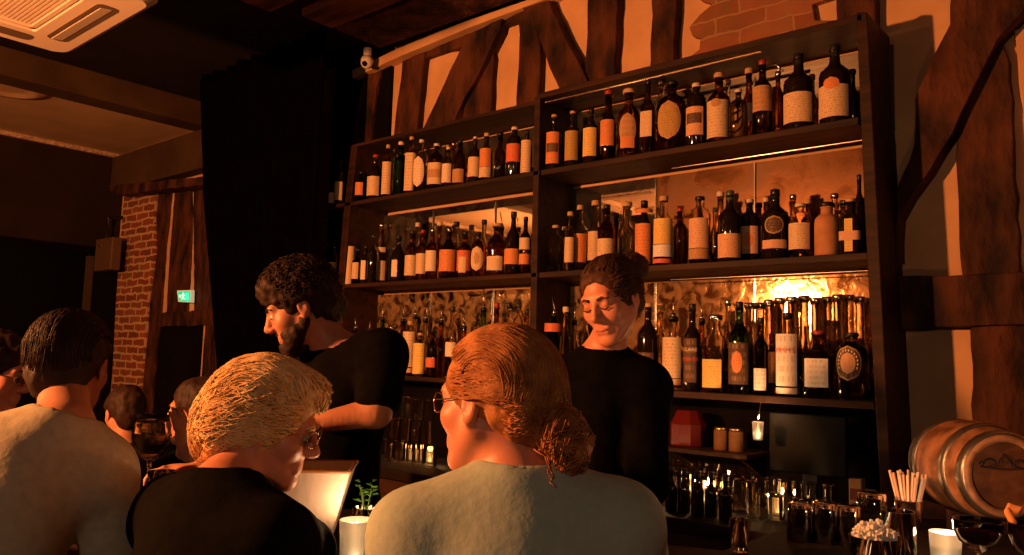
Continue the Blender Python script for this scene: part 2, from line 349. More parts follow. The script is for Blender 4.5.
def board(nm, x0, x1, z, th=.03, y0=YF, y1=YB, mat=SHELF_WOOD):
    return part(MB().box((x0, y0, z-th), (x1, y1, z)).build(nm, mat, None, False, .003), shelving)
xr1, xr2, xr3 = on_y(857, 120, YF)[0], on_y(866, 255, YF)[0], on_y(873, 400, YF)[0]
xm1, xm2, xm3 = on_y(538, 170, YF)[0], on_y(536, 275, YF)[0], on_y(534, 380, YF)[0]
xl1, xl2, xl3 = on_y(350, 200, YF)[0], on_y(344, 280, YF)[0], on_y(338, 372, YF)[0]
for z, xl, xm, xr in ((Z1, xl1, xm1, xr1), (Z2, xl2, xm2, xr2), (Z3, xl3, xm3, xr3)):
    board('shelf', xl-.22 if z != Z3 else xl, xm+.01, z, .026); board('shelf', xm+.02, xr+.005, z, .030)
board('top_rail', on_y(352, 140, YF)[0], on_y(535, 104, YF)[0], EYE+.428*YF, .020); board('top_rail', XM, on_y(862, 15, YF)[0], ZT+.012, .030)
part(MB().tube([(XM+.05, YF+.012, ZT-.045), (on_y(760, 50, YF)[0], YF+.012, ZT-.045)], .005).build('highlight_rod', BRASS), shelving)  # rod added to draw the bright line of a reflecting edge
for z in (Z1, Z2):
    part(MB().tube([(XM+.75, YF+.16, z-.055), (XR-.03, YF+.16, z-.055)], .003).build('highlight_rod', STEEL), shelving)  # rods added to draw the pale light lines below the shelves
# glazed backs: mirrors of two ages, in panels with steel seams
def back(nm, x0, x1, z0, z1, mat): return part(MB().box((x0, YB+.003, z0), (x1, YB+.015, z1)).build(nm, mat), shelving)
xs_l = [XL-.1, XL+.55, XL+1.1, XM]; 
for a, b in zip(xs_l, xs_l[1:]):
    back('mirror_panel', a+.002, b-.002, Z1+.01, EYE+.418*YF, MIRROR); back('mirror_panel', a+.002, b-.002, Z2+.01, Z1-.05, MIRROR)
    back('mirror_panel', a+.002, b-.002, Z3+.01, Z2-.05, MIRROR_OLD)
xs_r = [XM+.02, XM+.58, XM+1.12, XR+.04]
for k, (a, b) in enumerate(zip(xs_r, xs_r[1:])):
    back('mirror_panel', a+.002, b-.002, Z1+.01, ZT-.03, MIRROR); back('mirror_panel', a+.002, b-.002, Z2+.01, Z1-.05, MIRROR if k == 0 else MIRROR_BROWN)
    back('mirror_panel', a+.002, b-.002, Z3+.01, Z2-.05, MIRROR_OLD)
for x in xs_l[1:3]+xs_r[1:3]:
    for z0, z1 in ((Z1, ZT-.05), (Z2, Z1-.05), (Z3, Z2-.05)):
        part(MB().box((x-.003, YB-.006, z0), (x+.003, YB+.004, z1)).build('seam_strip', STEEL), shelving)
part(MB().box((XL-.1, YB, ZCOUNTER), (XR+.06, YB+.02, Z3-.045)).build('back_board', BLACK_PAINT), shelving)
tag(shelving, 'tall dark-stained wooden back-bar shelving with mirrored backs filled with bottles', 'shelves')
# outer box shelf past the left post carries on behind the curtain

# back counter under the shelves
bc = empty('back_counter', ((XL+XR)/2, 3.1, 0))
part(MB().box((XL-.03, 2.70, ZCOUNTER-.05), (XR+.02, YB+.03, ZCOUNTER)).build('worktop', BAR_WOOD, None, False, .006), bc)
part(MB().box((XL-.03, 2.73, ZCOUNTER-.20), (XR+.02, 2.76, ZCOUNTER-.05)).build('fascia', SHELF_WOOD, None, False, .004), bc)
part(MB().box((XL-.03, 2.80, .0), (XR+.02, YB+.03, ZCOUNTER-.05)).build('cabinet_body', BLACK_PAINT), bc)
tag(bc, 'dark wooden back counter below the bottle shelves', 'counter')

# ================================================================== bar counter, an L with the camera at its corner
ZBAR = EYE-.42
bar = empty('bar_counter', (-1.2, 1.4, 0))
top = [(-2.34, .660), (-1.0, 1.14), (-.62, 1.22), (-.30, 1.30), (-.10, 1.46), (-.05, 1.70), (-.05, 3.50), (-.84, 3.50), (-.84, 1.74), (-2.34, 1.207)]
part(MB().prism([(x, y, ZBAR-.05) for x, y in top], (0, 0, .05)).build('bar_top', BAR_WOOD, None, False, .008), bar)
base = [(-2.28, .844), (-1.0, 1.30), (-.62, 1.38), (-.36, 1.47), (-.27, 1.62), (-.27, 3.45), (-.80, 3.45), (-.80, 1.70), (-2.28, 1.167)]
part(MB().prism([(x, y, 0) for x, y in base], (0, 0, ZBAR-.05)).build('bar_front', SHELF_WOOD, None, False, .008), bar)
tag(bar, 'dark wooden bar counter where the customers lean', 'bar')

# ================================================================== black curtain
def curtain():
    xs0, xs1 = -6.0, -4.38; nz_, nx = 26, 120; V = []; F = []
    for j in range(nz_+1):
        t = j/nz_; z = .02+(ZC-.03)*t
        lft = np.interp(z, [0, EYE-.15, EYE+1.22, EYE+2.3], [-5.45, -5.57, -5.98, -6.16])
        for i in range(nx+1):
            s = i/nx; x = lft+(xs1-lft)*s
            fold = .045*math.sin(s*62+.5*math.sin(t*3)) + .02*math.sin(s*23+t*2)
            V.append((x, 3.12+fold*(1.15-.5*t), z))
    for j in range(nz_):
        for i in range(nx):
            a = j*(nx+1)+i; F.append((a, a+1, a+nx+2, a+nx+1))
    o = link('curtain', V, F, VELVET, None, True); so = o.modifiers.new('solid', 'SOLIDIFY'); so.thickness = .006
    tag(o, 'heavy black floor-length curtain hanging left of the bottle shelves', 'curtain')
curtain()

# ================================================================== fixtures
# ceiling cassette air conditioner, hung on rods
ZA = EYE+1.45
c0 = on_z(68, 58, ZA); c1 = on_z(163, 4, ZA); Wd = c1[0]-c0[0]
ac = empty('air_conditioner', (c0[0]+Wd/2, c0[1]-Wd/2, ZA+.3))
AC_WHITE = plain('cream_plastic', (.66, .52, .40), .4)
def acp(o): return part(o, ac)
xa_, xb_, yb_, ya_ = c0[0], c0[0]+Wd, c0[1], c0[1]-Wd
def rounded(x0, y0, x1, y1, r, z, n=6):
    out = []
    for cx, cy, a0 in ((x1-r, y1-r, 0), (x0+r, y1-r, 90), (x0+r, y0+r, 180), (x1-r, y0+r, 270)):
        for k in range(n+1):
            a = math.radians(a0+90*k/n); out.append((cx+r*math.cos(a), cy+r*math.sin(a), z))
    return out
fr = MB(); n_ = 28
def ring(z, ins, r): return rounded(xa_+ins, ya_+ins, xb_-ins, yb_-ins, r, z)
R_ = [ring(ZA+.07, .03, .06), ring(ZA+.05, .0, .08), ring(ZA+.025, .0, .08), ring(ZA, .035, .07), ring(ZA, .23, .02), ring(ZA+.03, .235, .02)]
V = [q for r in R_ for q in r]; L0 = len(R_[0]); F = []
for i in range(len(R_)-1):
    for k in range(L0): F.append((i*L0+k, (i+1)*L0+k, (i+1)*L0+(k+1) % L0, i*L0+(k+1) % L0))
fr.add(V, F); acp(fr.build('panel_frame', AC_WHITE, None, False))
gr = MB(); gr.box((xa_+.235, ya_+.235, ZA+.022), (xb_-.235, yb_-.235, ZA+.034))
for k in range(30):
    y = ya_+.255+(Wd-.51)*k/29; gr.box((xa_+.25, y-.0055, ZA+.014), (xb_-.25, y+.0055, ZA+.024))
for x in (xa_+.245, xb_-.265): gr.box((x, ya_+.24, ZA+.006), (x+.02, yb_-.24, ZA+.024))
for y in (ya_+.24, yb_-.26): gr.box((xa_+.245, y, ZA+.006), (xb_-.245, y+.02, ZA+.024))
acp(gr.build('intake_grille', AC_WHITE))
for sx, sy in ((0, 1), (0, -1), (1, 0), (-1, 0)):
    cx, cy = (xa_+xb_)/2, (ya_+yb_)/2; o_ = Wd/2-.135
    lx, ly = (.30, .045) if sx == 0 else (.045, .30)
    x, y = cx+sx*o_, cy+sy*o_
    ol = rounded(x-lx, y-ly, x+lx, y+ly, .03, ZA-.002)
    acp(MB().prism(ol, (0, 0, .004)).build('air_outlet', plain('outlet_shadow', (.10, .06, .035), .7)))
    vl = MB(); d = .022
    vl.prism([(x-lx*.9, y-ly*.6, ZA-.012), (x+lx*.9, y-ly*.6, ZA-.012), (x+lx*.9, y+ly*.45, ZA-.004), (x-lx*.9, y+ly*.45, ZA-.004)], (0, 0, .004)); acp(vl.build('louvre', AC_WHITE))
acp(MB().box((xa_+.10, ya_+.10, ZA+.07), (xb_-.10, yb_-.10, ZA+.36)).build('casing', plain('casing_black', (.012, .01, .008), .6)))
for x in (xa_+.2, xb_-.2):
    for y in (ya_+.2, yb_-.2): acp(MB().tube([(x, y, ZA+.36), (x, y, ZC)], .006).build('hanging_rod', STEEL))
tag(ac, 'cream ceiling cassette air conditioner with slatted grille and outlets', 'air conditioner')

# security camera on the wall plate
p = on_y(367, 62, 3.46); sc_ = empty('security_camera', p)
part(MB().lathe([(.001, .10), (.028, .10), (.03, .06), (.024, .03)], 16, p).build('bracket', plain('white_plastic', (.75, .66, .56), .4)), sc_)
dome = MB().lathe([(.001, .04), (.036, .036), (.045, .015), (.044, -.015), (.033, -.036), (.015, -.047), (.001, -.05)], 18, p); part(dome.build('housing', MATS['white_plastic'], None, True), sc_)
q = p+np.array([.018, -.034, -.025]); part(MB().sphere(q, .019).build('lens', plain('lens_black', (.004, .004, .008), .05), None, True), sc_)
tag(sc_, 'small white dome security camera where the wall meets the ceiling joists', 'camera')
# small ceiling spot by the curtain top
p = on_y(264, 33, 3.0); sp_ = empty('spotlight', p)
part(MB().lathe([(.001, .16), (.03, .16), (.034, .10), (.02, .08)], 14, p).build('mount', MATS['white_plastic']), sp_)
part(MB().lathe([(.001, .05), (.028, .05), (.034, -.02), (.030, -.05), (.001, -.045)], 14, p).build('shade', plain('spot_cream', (.5, .36, .26), .4)), sp_)
part(MB().tube([p+np.array([0, 0, .15]), np.array([p[0], p[1], ZC])], .008).build('stem', BLACK_PLASTIC), sp_)
tag(sp_, 'small pale unlit spotlight hanging from the dark ceiling above the curtain', 'lamp')
# exit sign
q = [on_y(x, y, 3.55) for x, y in ((177.0, 290.5), (191.5, 290), (191, 302.5), (178.2, 301.8))]
es = empty('exit_sign', (q[0][0], 3.56, q[2][2]))
part(MB().prism(q, (0, .03, 0)).build('case', plain('sign_case', (.75, .72, .62), .5, emit=(.55, .7, .45), estr=.35)), es)
def inq(u, v, dy=-.004): return (q[0]*(1-u)+q[1]*u)*(1-v)+(q[3]*(1-u)+q[2]*u)*v+np.array([0, dy, 0])
def sgn(nm, pts, mat, dy): part(MB().prism([inq(u, v, dy) for u, v in pts], (0, .003, 0)).build(nm, mat), es)
GREEN = plain('exit_green', (.02, .35, .14), .4, emit=(.02, .55, .22), estr=1.1); WHITE_E = plain('exit_white', (.7, .8, .7), .4, emit=(.6, .9, .7), estr=.9)
sgn('green_panel', ((.08, .1), (.92, .1), (.92, .9), (.08, .9)), GREEN, -.003)
sgn('door_symbol', ((.58, .22), (.84, .22), (.84, .82), (.58, .82)), plain('exit_bright', (.05, .7, .4), .4, emit=(.05, .95, .5), estr=1.3), -.006)
sgn('running_figure', ((.42, .2), (.5, .2), (.5, .32), (.58, .45), (.52, .5), (.47, .44), (.47, .58), (.55, .72), (.5, .82), (.4, .64), (.34, .82), (.28, .78), (.37, .58), (.37, .42), (.3, .5), (.26, .44), (.38, .33)), WHITE_E, -.006)
sgn('arrow', ((.12, .5), (.22, .34), (.22, .45), (.27, .45), (.27, .56), (.22, .56), (.22, .68)), WHITE_E, -.006)
tag(es, 'small lit green exit sign above the dark doorway', 'sign')
# speaker box on the corner by the bricks
p = on_y(101, 240, 3.45); p2 = on_y(115, 270, 3.45); sk = empty('wall_speaker', (p[0], 3.5, p2[2]))
part(MB().box((p[0], 3.40, p2[2]), (p2[0], 3.50, p[2])).build('cabinet', noisy('speaker_paint', (.10, .055, .03), (.13, .07, .04), 4, rough=.5), None, False, .012), sk)
part(MB().box((p[0]+.10, 3.392, p[2]-.085), (p[0]+.15, 3.401, p[2]-.075)).build('badge', CHROME), sk)
part(MB().tube([(p[0]+.12, 3.46, p[2]), (p[0]+.12, 3.46, p[2]+.22), (p[0]+.12, 3.60, p[2]+.25)], .018).build('bracket', BLACK_PLASTIC), sk)
tag(sk, 'brown box speaker on a bracket at the corner beside the brick strip', 'speaker')
# pendant lamps behind the viewer that light the room
for loc, lb in ((KEY, 'brass pendant lamp behind the viewer that lights the shelves'), (FILL, 'brass pendant lamp behind the viewer on the right'), (SIDE, 'brass pendant lamp under the pale ceiling panel at the far left')):
    pl = empty('pendant_lamp', (loc[0], loc[1], ZC))
    part(MB().tube([(loc[0], loc[1], loc[2]+.16), (loc[0], loc[1], ZC)], .006).build('cord', BLACK_PLASTIC), pl)
    part(MB().lathe([(.001, .17), (.03, .17), (.035, .11), (.03, .10), (.001, .10)], 16, loc).build('socket', BRASS), pl)
    tag(pl, lb, 'lamp')

# ================================================================== bottles
KINDS = {   # profile: (radius fraction, height fraction) ; squareness
 'wine':   ([(.90, 0), (1, .015), (1, .60), (.93, .655), (.62, .71), (.40, .75), (.33, .80), (.31, .90), (.36, .905), (.36, .93), (.31, .935), (.31, .965)], 2., .31),
 'spirit': ([(.88, 0), (1, .02), (1, .58), (.94, .64), (.70, .69), (.44, .73), (.37, .78), (.36, .90), (.42, .905), (.42, .93), (.36, .935)], 2., .38),
 'square': ([(.90, 0), (.97, .02), (.97, .60), (.88, .65), (.55, .70), (.38, .74), (.35, .80), (.35, .92), (.40, .925), (.40, .95)], 5., .38),
 'flask':  ([(.86, 0), (1, .03), (1, .62), (.95, .70), (.72, .76), (.36, .80), (.30, .84), (.30, .92), (.36, .925), (.36, .95)], 2.6, .34),
 'round':  ([(.70, 0), (.92, .04), (1, .18), (1, .40), (.92, .55), (.70, .65), (.42, .72), (.30, .78), (.28, .90), (.34, .905), (.34, .94)], 2., .32),
 'tall':   ([(.88, 0), (1, .02), (1, .50), (.92, .57), (.66, .63), (.48, .68), (.44, .74), (.43, .91), (.50, .915), (.50, .94)], 2., .46),
 'column': ([(.90, 0), (1, .02), (1, .44), (.94, .50), (.74, .55), (.64, .58), (.62, .92), (.72, .925), (.72, .95)], 2., .6),
 'deco':   ([(.80, 0), (1, .03), (.92, .10), (.94, .42), (1, .50), (1, .60), (.85, .68), (.50, .74), (.36, .80), (.36, .92), (.48, .93), (.48, .95)], 2.4, .40),
 'crock':  ([(.90, 0), (1, .03), (1, .62), (.93, .70), (.70, .755), (.50, .785), (.47, .90), (.55, .905), (.55, .93)], 2., .42),
 'shoulder': ([(.92, 0), (1, .03), (1, .66), (.96, .74), (.78, .80), (.42, .835), (.34, .86), (.34, .92), (.40, .925), (.40, .95)], 2., .36),
 'tube':   ([(.98, 0), (1, .01), (1, .97), (.98, .98)], 2., .98),
}
GLASS = {'clear': G_CLEAR, 'amber': G_AMBER, 'green': G_GREEN, 'brown': G_BROWN, 'pale': G_PALE, 'dark': G_DARK, 'clay': CLAY, 'card': None}
GW = {'clear': 'clear glass', 'amber': 'amber', 'green': 'green glass', 'brown': 'brown glass', 'pale': 'pale amber', 'dark': 'black', 'clay': 'tan stoneware', 'card': 'cream cardboard'}
KW = {'wine': 'wine-shaped', 'spirit': 'straight', 'square': 'square', 'flask': 'squat', 'round': 'round-bellied', 'tall': 'long-necked', 'deco': 'decanter', 'crock': 'crock', 'shoulder': 'broad-shouldered', 'tube': 'tube', 'column': 'tall-necked'}
PAPERS = {'cream': (.72, .50, .28), 'pale': (.80, .62, .42), 'orange': (.72, .25, .08), 'red': (.62, .12, .05), 'gold': (.48, .29, .08), 'peach': (.72, .40, .22), 'white': (.82, .74, .64), 'yellow': (.80, .52, .14), 'tan': (.50, .27, .12), 'dim': (.10, .05, .03)}
INKS = {'cream': (.10, .04, .02), 'pale': (.22, .06, .03), 'orange': (.08, .02, .01), 'red': (.75, .5, .3), 'gold': (.05, .02, .01), 'peach': (.16, .05, .03), 'white': (.25, .05, .04), 'yellow': (.12, .04, .02), 'tan': (.1, .03, .01), 'dim': (.5, .3, .15)}
CAPS = {'b': plain('cap_black', (.012, .010, .009), .35), 'k': noisy('cork', (.50, .28, .12), (.62, .38, .18), 30, rough=.8), 'r': plain('cap_red', (.32, .03, .015), .3),
        's': plain('cap_silver', (.78, .72, .64), .18, 1.), 'g': plain('cap_gold', (.70, .42, .14), .25, 1.), 'c': plain('cap_cream', (.70, .52, .34), .45), 'n': plain('foil_green', (.07, .10, .04), .35)}
CAPW = {'b': 'black', 'k': 'cork', 'r': 'red', 's': 'silver', 'g': 'gold', 'c': 'cream', 'n': 'green foil', 'p': 'steel pourer'}
ORD = 'first second third fourth fifth sixth seventh eighth ninth tenth eleventh twelfth thirteenth fourteenth fifteenth sixteenth seventeenth eighteenth nineteenth twentieth'.split()
def on_curve(R, H, sq, a, z):
    ca, sa = math.cos(a), math.sin(a); q = 1. if sq == 2. else (abs(ca)**sq+abs(sa)**sq)**(-1/sq)
    return (R*q*ca, R*q*sa, z)
def label_patch(R, sq, z0, z1, half, shape='rect', a0=-math.pi/2, nu=12, nv=10):
    """a sheet of paper wrapped on the bottle's front"""
    V = []; F = []; UV = []
    for j in range(nv+1):
        t = j/nv
        wf = 1. if shape == 'rect' else (math.sqrt(max(0, 1-(2*t-1)**2))*.999+.001 if shape == 'oval' else (1. if t < .62 else math.sqrt(max(0, 1-((t-.62)/.38)**2))*.6+.4))
        for i in range(nu+1):
            u = i/nu; a = a0+(2*u-1)*half*wf
            V.append(on_curve(R+.0012, 0, sq, a, z0+(z1-z0)*t)); UV.append((.5+(u-.5)*wf, t))
    for j in range(nv):
        for i in range(nu):
            a = j*(nu+1)+i; F.append((a, a+1, a+nu+2, a+nu+1))
    return V, F, UV
def label_obj(nm, parent, R, sq, z0, z1, half, mat, shape='rect', a0=-math.pi/2, off=0.):
    V, F, UV = label_patch(R+off, sq, z0, z1, half, shape, a0)
    return link(nm, V, F, mat, parent, True, UV)
def text_mesh(nm, body, size, loc, rot, mat, parent, R=None):
    cu = bpy.data.curves.new(nm, 'FONT'); cu.body = body; cu.size = size; cu.align_x = 'CENTER'; cu.align_y = 'CENTER'; cu.extrude = .0004
    o = bpy.data.objects.new(nm, cu); COL.objects.link(o); dg = bpy.context.evaluated_depsgraph_get()
    me = bpy.data.meshes.new_from_object(o.evaluated_get(dg)); bpy.data.objects.remove(o)
    if R:                                                   # bend the letters round the bottle
        for v in me.vertices:
            x, y, z = v.co; a = x/R-math.pi/2; v.co = ((R+.0016+z)*math.cos(a), (R+.0016+z)*math.sin(a), y)
    me.materials.clear(); me.materials.append(mat)
    t = bpy.data.objects.new(nm, me); COL.objects.link(t); t.parent = parent; t.location = loc; t.rotation_euler = rot
    return t
SHZ = {1: Z1, 2: Z2, 3: Z3}
SHELF_NAME = {1: 'top', 2: 'middle', 3: 'lower'}
made = []; stood = []
def bottle(shelf, row, px, ytop, wpx, kind, gl, lab=None, cap='b', pour=False, words=None, cat='bottle', lz=None, mirror=1.):
    # depth of the row, then size from how it shows
    Y = {0: YF+.055, 1: YF+.145, 2: YF+.235}[row]
    wpx *= 1.12
    p = on_y(px, ytop, Y); D = depth(p); R = wpx*D/FPX/2
    if row == 0:
        Y = YF+.012+R; p = on_y(px, ytop, Y); D = depth(p); R = wpx*D/FPX/2
    for _ in range(24):                                      # stand clear of the bottles already there
        if all(math.hypot(p[0]-q[0], Y-q[1]) > R+q[2]+.001 for q in stood if q[3] == shelf) or Y > YB-R-.012: break
        Y += .009; p = on_y(px, ytop, Y); D = depth(p); R = wpx*D/FPX/2
    while any(math.hypot(p[0]-q[0], Y-q[1]) < R+q[2]+.001 for q in stood if q[3] == shelf) and R > .016: R *= .95
    stood.append((p[0], Y, R, shelf))
    Zb = SHZ[shelf]; H = max(.12, p[2]-Zb)
    prof, sq, nf = KINDS[kind]
    Hb = H*(.80 if pour else 1.)
    ang = math.atan2(p[0], Y)*-.55                            # fronts turned a little towards the room
    pf_ = [(r*R, z*Hb) for r, z in prof]
    if gl == 'clear': pf_ += [(max(.002, r-.0035), z+(0 if i else -.002)) for i, (r, z) in enumerate(pf_[::-1][:-2])]+[(R*.8, .012), (.001, .014)]
    mb = MB().lathe(pf_, 24 if sq == 2. else 32, (0, 0, 0), sq)
    b = mb.build('bottle' if kind != 'tube' else 'bottle_tube', GLASS[gl] or plain('cream_card', (.70, .48, .27), .6), None, True)
    b.location = (p[0], Y, Zb+.001); b.rotation_euler = (0, 0, ang*1.0+random.uniform(-.12, .12))
    ztop = prof[-1][1]*Hb; rn = prof[-1][0]*R
    if pour:
        cork = MB().lathe([(rn*.8, ztop-.012), (rn*.9, ztop-.002), (rn*1.05, ztop), (rn*1.05, ztop+.012), (rn*.5, ztop+.018), (rn*.4, ztop+.02)], 10)
        pr = MB(); hp = H-ztop; tl = random.uniform(-.3, .3)
        pr.tube([(0, 0, ztop+.015), (0, 0, ztop+hp*.45), (hp*.35*math.sin(tl), -hp*.12, ztop+hp*1.02)], .0055, 8, .0026)
        pr.lathe([(rn*.75, ztop+.014), (rn*.6, ztop+.026), (.006, ztop+.034)], 10)
        pc = pr.build('pourer', STEEL, b, True); cork.build('stopper', BLACK_PLASTIC, pc, True)
    elif kind != 'tube':
        hc = H-ztop; r2 = rn*(1.12 if cap != 'k' else 1.2)
        if cap in 'brsgn' and kind in ('wine',):
            MB().lathe([(rn*1.07, ztop-.28*R-.02), (rn*1.1, ztop+hc*.6), (rn*1.0, H), (.001, H)], 14).build('foil_capsule', CAPS[cap], b, True)
        else:
            MB().lathe([(rn*.9, ztop-.004), (r2, ztop-.002), (r2, H-.003), (r2*.9, H), (.001, H)], 14).build('cap', CAPS[cap], b, True)
    if lab:
        for k, L_ in enumerate(lab if isinstance(lab, list) else [lab]):
            paper, f0, f1, half, shape = (list(L_)+['rect'])[:5]
            Rl = R*.97 if sq > 3 else R
            label_obj('label', b, Rl, sq, f0*Hb, f1*Hb, half, label_mat('label_'+paper, PAPERS[paper], INKS[paper], 9 if f1-f0 > .2 else 4), shape, off=.0006*k)
    first = lab[0] if isinstance(lab, list) else lab
    made.append((shelf, 0 if px < 536 else 1, row, px, b, gl, kind, first, cap if not pour else 'p', words, cat))
    return b, R, H, Hb, sq
B = bottle
# --- top shelf, left bay
B(1, 0, 361.5, 172, 10, 'spirit', 'green', ('orange', .20, .62, .8)); B(1, 0, 376, 155, 13, 'spirit', 'dark', ('cream', .08, .50, 1.1), 'r')
B(1, 0, 388.5, 145, 9, 'spirit', 'amber', ('cream', .05, .66, 1.1), 'k'); B(1, 1, 395, 149, 8, 'tall', 'dark', None, 'b')
B(1, 0, 401.5, 142, 13, 'spirit', 'green', None, 'c'); B(1, 0, 412, 137, 9, 'square', 'amber', ('cream', .04, .70, 1.0), 'k')
B(1, 0, 422, 140, 12, 'flask', 'clear', ('pale', .08, .66, .95, 'oval'), 'c'); B(1, 0, 437, 144, 14, 'flask', 'brown', [('cream', .10, .56, 1.1), ('tan', .24, .42, .9)], 'c')
B(1, 0, 448.5, 147, 10, 'spirit', 'pale', ('pale', .10, .56, 1.1), 'c'); B(1, 1, 454, 143, 8, 'tall', 'amber', None, 'g')
B(1, 0, 460.5, 140, 12, 'spirit', 'brown', ('tan', .05, .34, 1.1), 'b'); B(1, 0, 475.5, 137, 11.5, 'wine', 'dark', ('cream', .12, .54, 1.1), 'c')
B(1, 0, 487, 133.5, 11.5, 'spirit', 'dark', [('orange', .28, .66, 1.1), ('cream', .06, .27, 1.1)], 'k'); B(1, 0, 500.5, 133, 11, 'tall', 'brown', None, 'b')
B(1, 0, 515, 127.5, 14, 'shoulder', 'dark', ('red', .28, .64, 1.15), 'c'); B(1, 0, 527.3, 131, 10, 'spirit', 'dark', ('cream', .02, .76, 1.15), 'b')
# --- top shelf, right bay
B(1, 0, 554.5, 115, 14, 'wine', 'dark', [('orange', .10, .66, .95), ('dim', .30, .46, .8)], 'k'); B(1, 0, 573, 111.5, 14, 'wine', 'dark', ('gold', .10, .62, .95), 'k')
B(1, 0, 591.5, 108.5, 14.5, 'wine', 'dark', ('yellow', .12, .62, .95), 'b'); B(1, 0, 609, 90.5, 14, 'tall', 'brown', ('orange', .20, .56, 1.05), 'r')
B(1, 0, 629.5, 90, 20, 'deco', 'amber', [('tan', .16, .62, .75, 'oval'), ('orange', .12, .28, .6)], 'k'); B(1, 0, 648.5, 80.5, 12, 'square', 'brown', ('cream', .22, .56, .8), 'b')
B(1, 1, 661.5, 81, 14, 'tall', 'clear', None, 's'); B(1, 0, 672.5, 82, 25, 'flask', 'brown', [('tan', .14, .68, .85, 'oval'), ('gold', .20, .62, .70, 'oval')], 'b')
B(1, 0, 696.5, 84, 18, 'shoulder', 'dark', [('peach', .16, .60, 1.0), ('dim', .34, .50, .8)], 'c'); B(1, 0, 719, 73.5, 20, 'spirit', 'amber', [('cream', .06, .58, 1.2), ('tan', .48, .60, .45, 'oval')], 'k')
B(1, 1, 728, 80, 9, 'tall', 'clear', None, 'k'); B(1, 0, 738.5, 90, 16, 'flask', 'pale', None, 'c'); B(1, 1, 749, 69, 12, 'tall', 'amber', ('cream', .28, .52, 1.), 'k')
B(1, 0, 762.5, 60.5, 17, 'spirit', 'brown', ('tan', .30, .63, 1.2), 'r')
hb = B(1, 0, 778, 72, 14, 'round', 'amber', None, 's', words='bottle topped with a silver horse stopper')
B(1, 0, 798.5, 54.5, 26, 'wine', 'dark', ('cream', .08, .46, 1.15), 'b'); B(1, 1, 812, 75, 10, 'tall', 'amber', None, 'r')
B(1, 0, 834.5, 45.5, 27, 'wine', 'dark', [('cream', .07, .46, 1.15), ('orange', .40, .55, .5, 'oval')], 'b', words='bottle with a round seal over its cream label'); B(1, 1, 852, 70, 12, 'tall', 'dark', None, 'b')
# --- middle shelf, left bay
B(2, 0, 350.5, 246, 9, 'tube', 'card', None); B(2, 0, 357.5, 249, 9, 'spirit', 'brown', ('cream', .14, .60, .7)); B(2, 0, 366, 246, 9, 'spirit', 'dark', ('pale', .10, .60, .5))
B(2, 0, 373.5, 235, 8.5, 'wine', 'dark', None, 'b'); B(2, 0, 382.5, 224, 12, 'tall', 'pale', [('cream', .06, .38, 1.1), ('cream', .52, .60, 1.)], 's'); B(2, 1, 391, 224, 12, 'spirit', 'clear', ('cream', .08, .60, 1.1), 's')
B(2, 0, 399, 236, 15, 'round', 'dark', ('pale', .10, .46, .35), 'b'); B(2, 0, 413, 231, 12, 'spirit', 'amber', ('cream', .10, .50, 1.15), 'b'); B(2, 0, 423.2, 230, 10.5, 'spirit', 'amber', ('cream', .12, .52, 1.1), 'r')
B(2, 0, 433, 229, 11, 'spirit', 'amber', ('pale', .16, .56, 1.1), 's'); B(2, 0, 449.5, 228.5, 16, 'round', 'brown', ('orange', .14, .56, 1.15), 's')
B(2, 0, 465.5, 232, 13.5, 'spirit', 'amber', [('red', .14, .58, 1.1), ('cream', .10, .44, .5)], 'b'); B(2, 0, 479, 232, 12, 'flask', 'amber', [('cream', .12, .66, 1.0, 'oval'), ('tan', .26, .52, .4, 'oval')], 'b')
B(2, 0, 497.5, 224, 17, 'deco', 'amber', ('cream', .10, .36, .9), 'k'); B(2, 1, 484.5, 220, 9, 'tall', 'clear', None, 'b'); B(2, 1, 502, 213, 10, 'tall', 'amber', None, 'p', True)
B(2, 0, 514, 212, 15, 'round', 'dark', ('orange', .16, .40, 1.0), 'b'); B(2, 0, 526, 217, 10.5, 'spirit', 'brown', [('orange', .16, .34, 1.1), ('cream', .42, .62, 1.0)], 'b')
B(2, 2, 440, 222, 9, 'tall', 'amber', None, 'c'); B(2, 2, 457, 222, 9, 'tall', 'clear', None, 'b'); B(2, 2, 418, 223, 8, 'tall', 'clear', None, 'c')
# --- middle shelf, right bay
B(2, 0, 556, 225.5, 15, 'flask', 'clear', None, 'k'); B(2, 1, 564.5, 227, 8, 'tall', 'clear', None, 'c'); B(2, 0, 570.5, 212, 9, 'tall', 'pale', ('cream', .14, .56, 1.1), 'k')
B(2, 0, 580.5, 205.5, 14, 'spirit', 'clear', ('orange', .14, .56, 1.15), 'k'); B(2, 1, 596, 201, 13, 'tall', 'clear', ('cream', .16, .56, 1.1), 'k')
B(2, 0, 607, 205, 16, 'spirit', 'brown', ('cream', .08, .46, 1.1), 'b'); B(2, 1, 616.5, 214, 9, 'tall', 'dark', None, 'b'); B(2, 0, 627, 202.5, 16, 'tall', 'clear', None, 'k')
B(2, 0, 644.5, 201, 15.5, 'spirit', 'dark', [('orange', .04, .64, 1.15), ('orange', .80, .86, 1.5)], 'b'); B(2, 0, 664, 196.5, 18, 'spirit', 'clear', [('yellow', .30, .66, 1.1), ('white', .12, .29, 1.1), ('red', .03, .09, 1.1)], 'k')
B(2, 0, 680, 208, 12.5, 'spirit', 'brown', None, 'r'); B(2, 0, 700, 197, 19, 'shoulder', 'clear', [('peach', .22, .66, 1.1), ('tan', .06, .21, 1.1)], 'b'); B(2, 1, 715, 208, 8, 'tall', 'clear', None, 'c')
B(2, 1, 720.5, 192, 12, 'tall', 'pale', None, 'c'); B(2, 0, 730, 191, 21, 'wine', 'dark', ('peach', .05, .38, 1.15), 'n'); B(2, 0, 749.5, 199.5, 19, 'flask', 'dark', [('peach', .14, .56, .9), ('orange', .24, .46, .45, 'oval')], 'c')
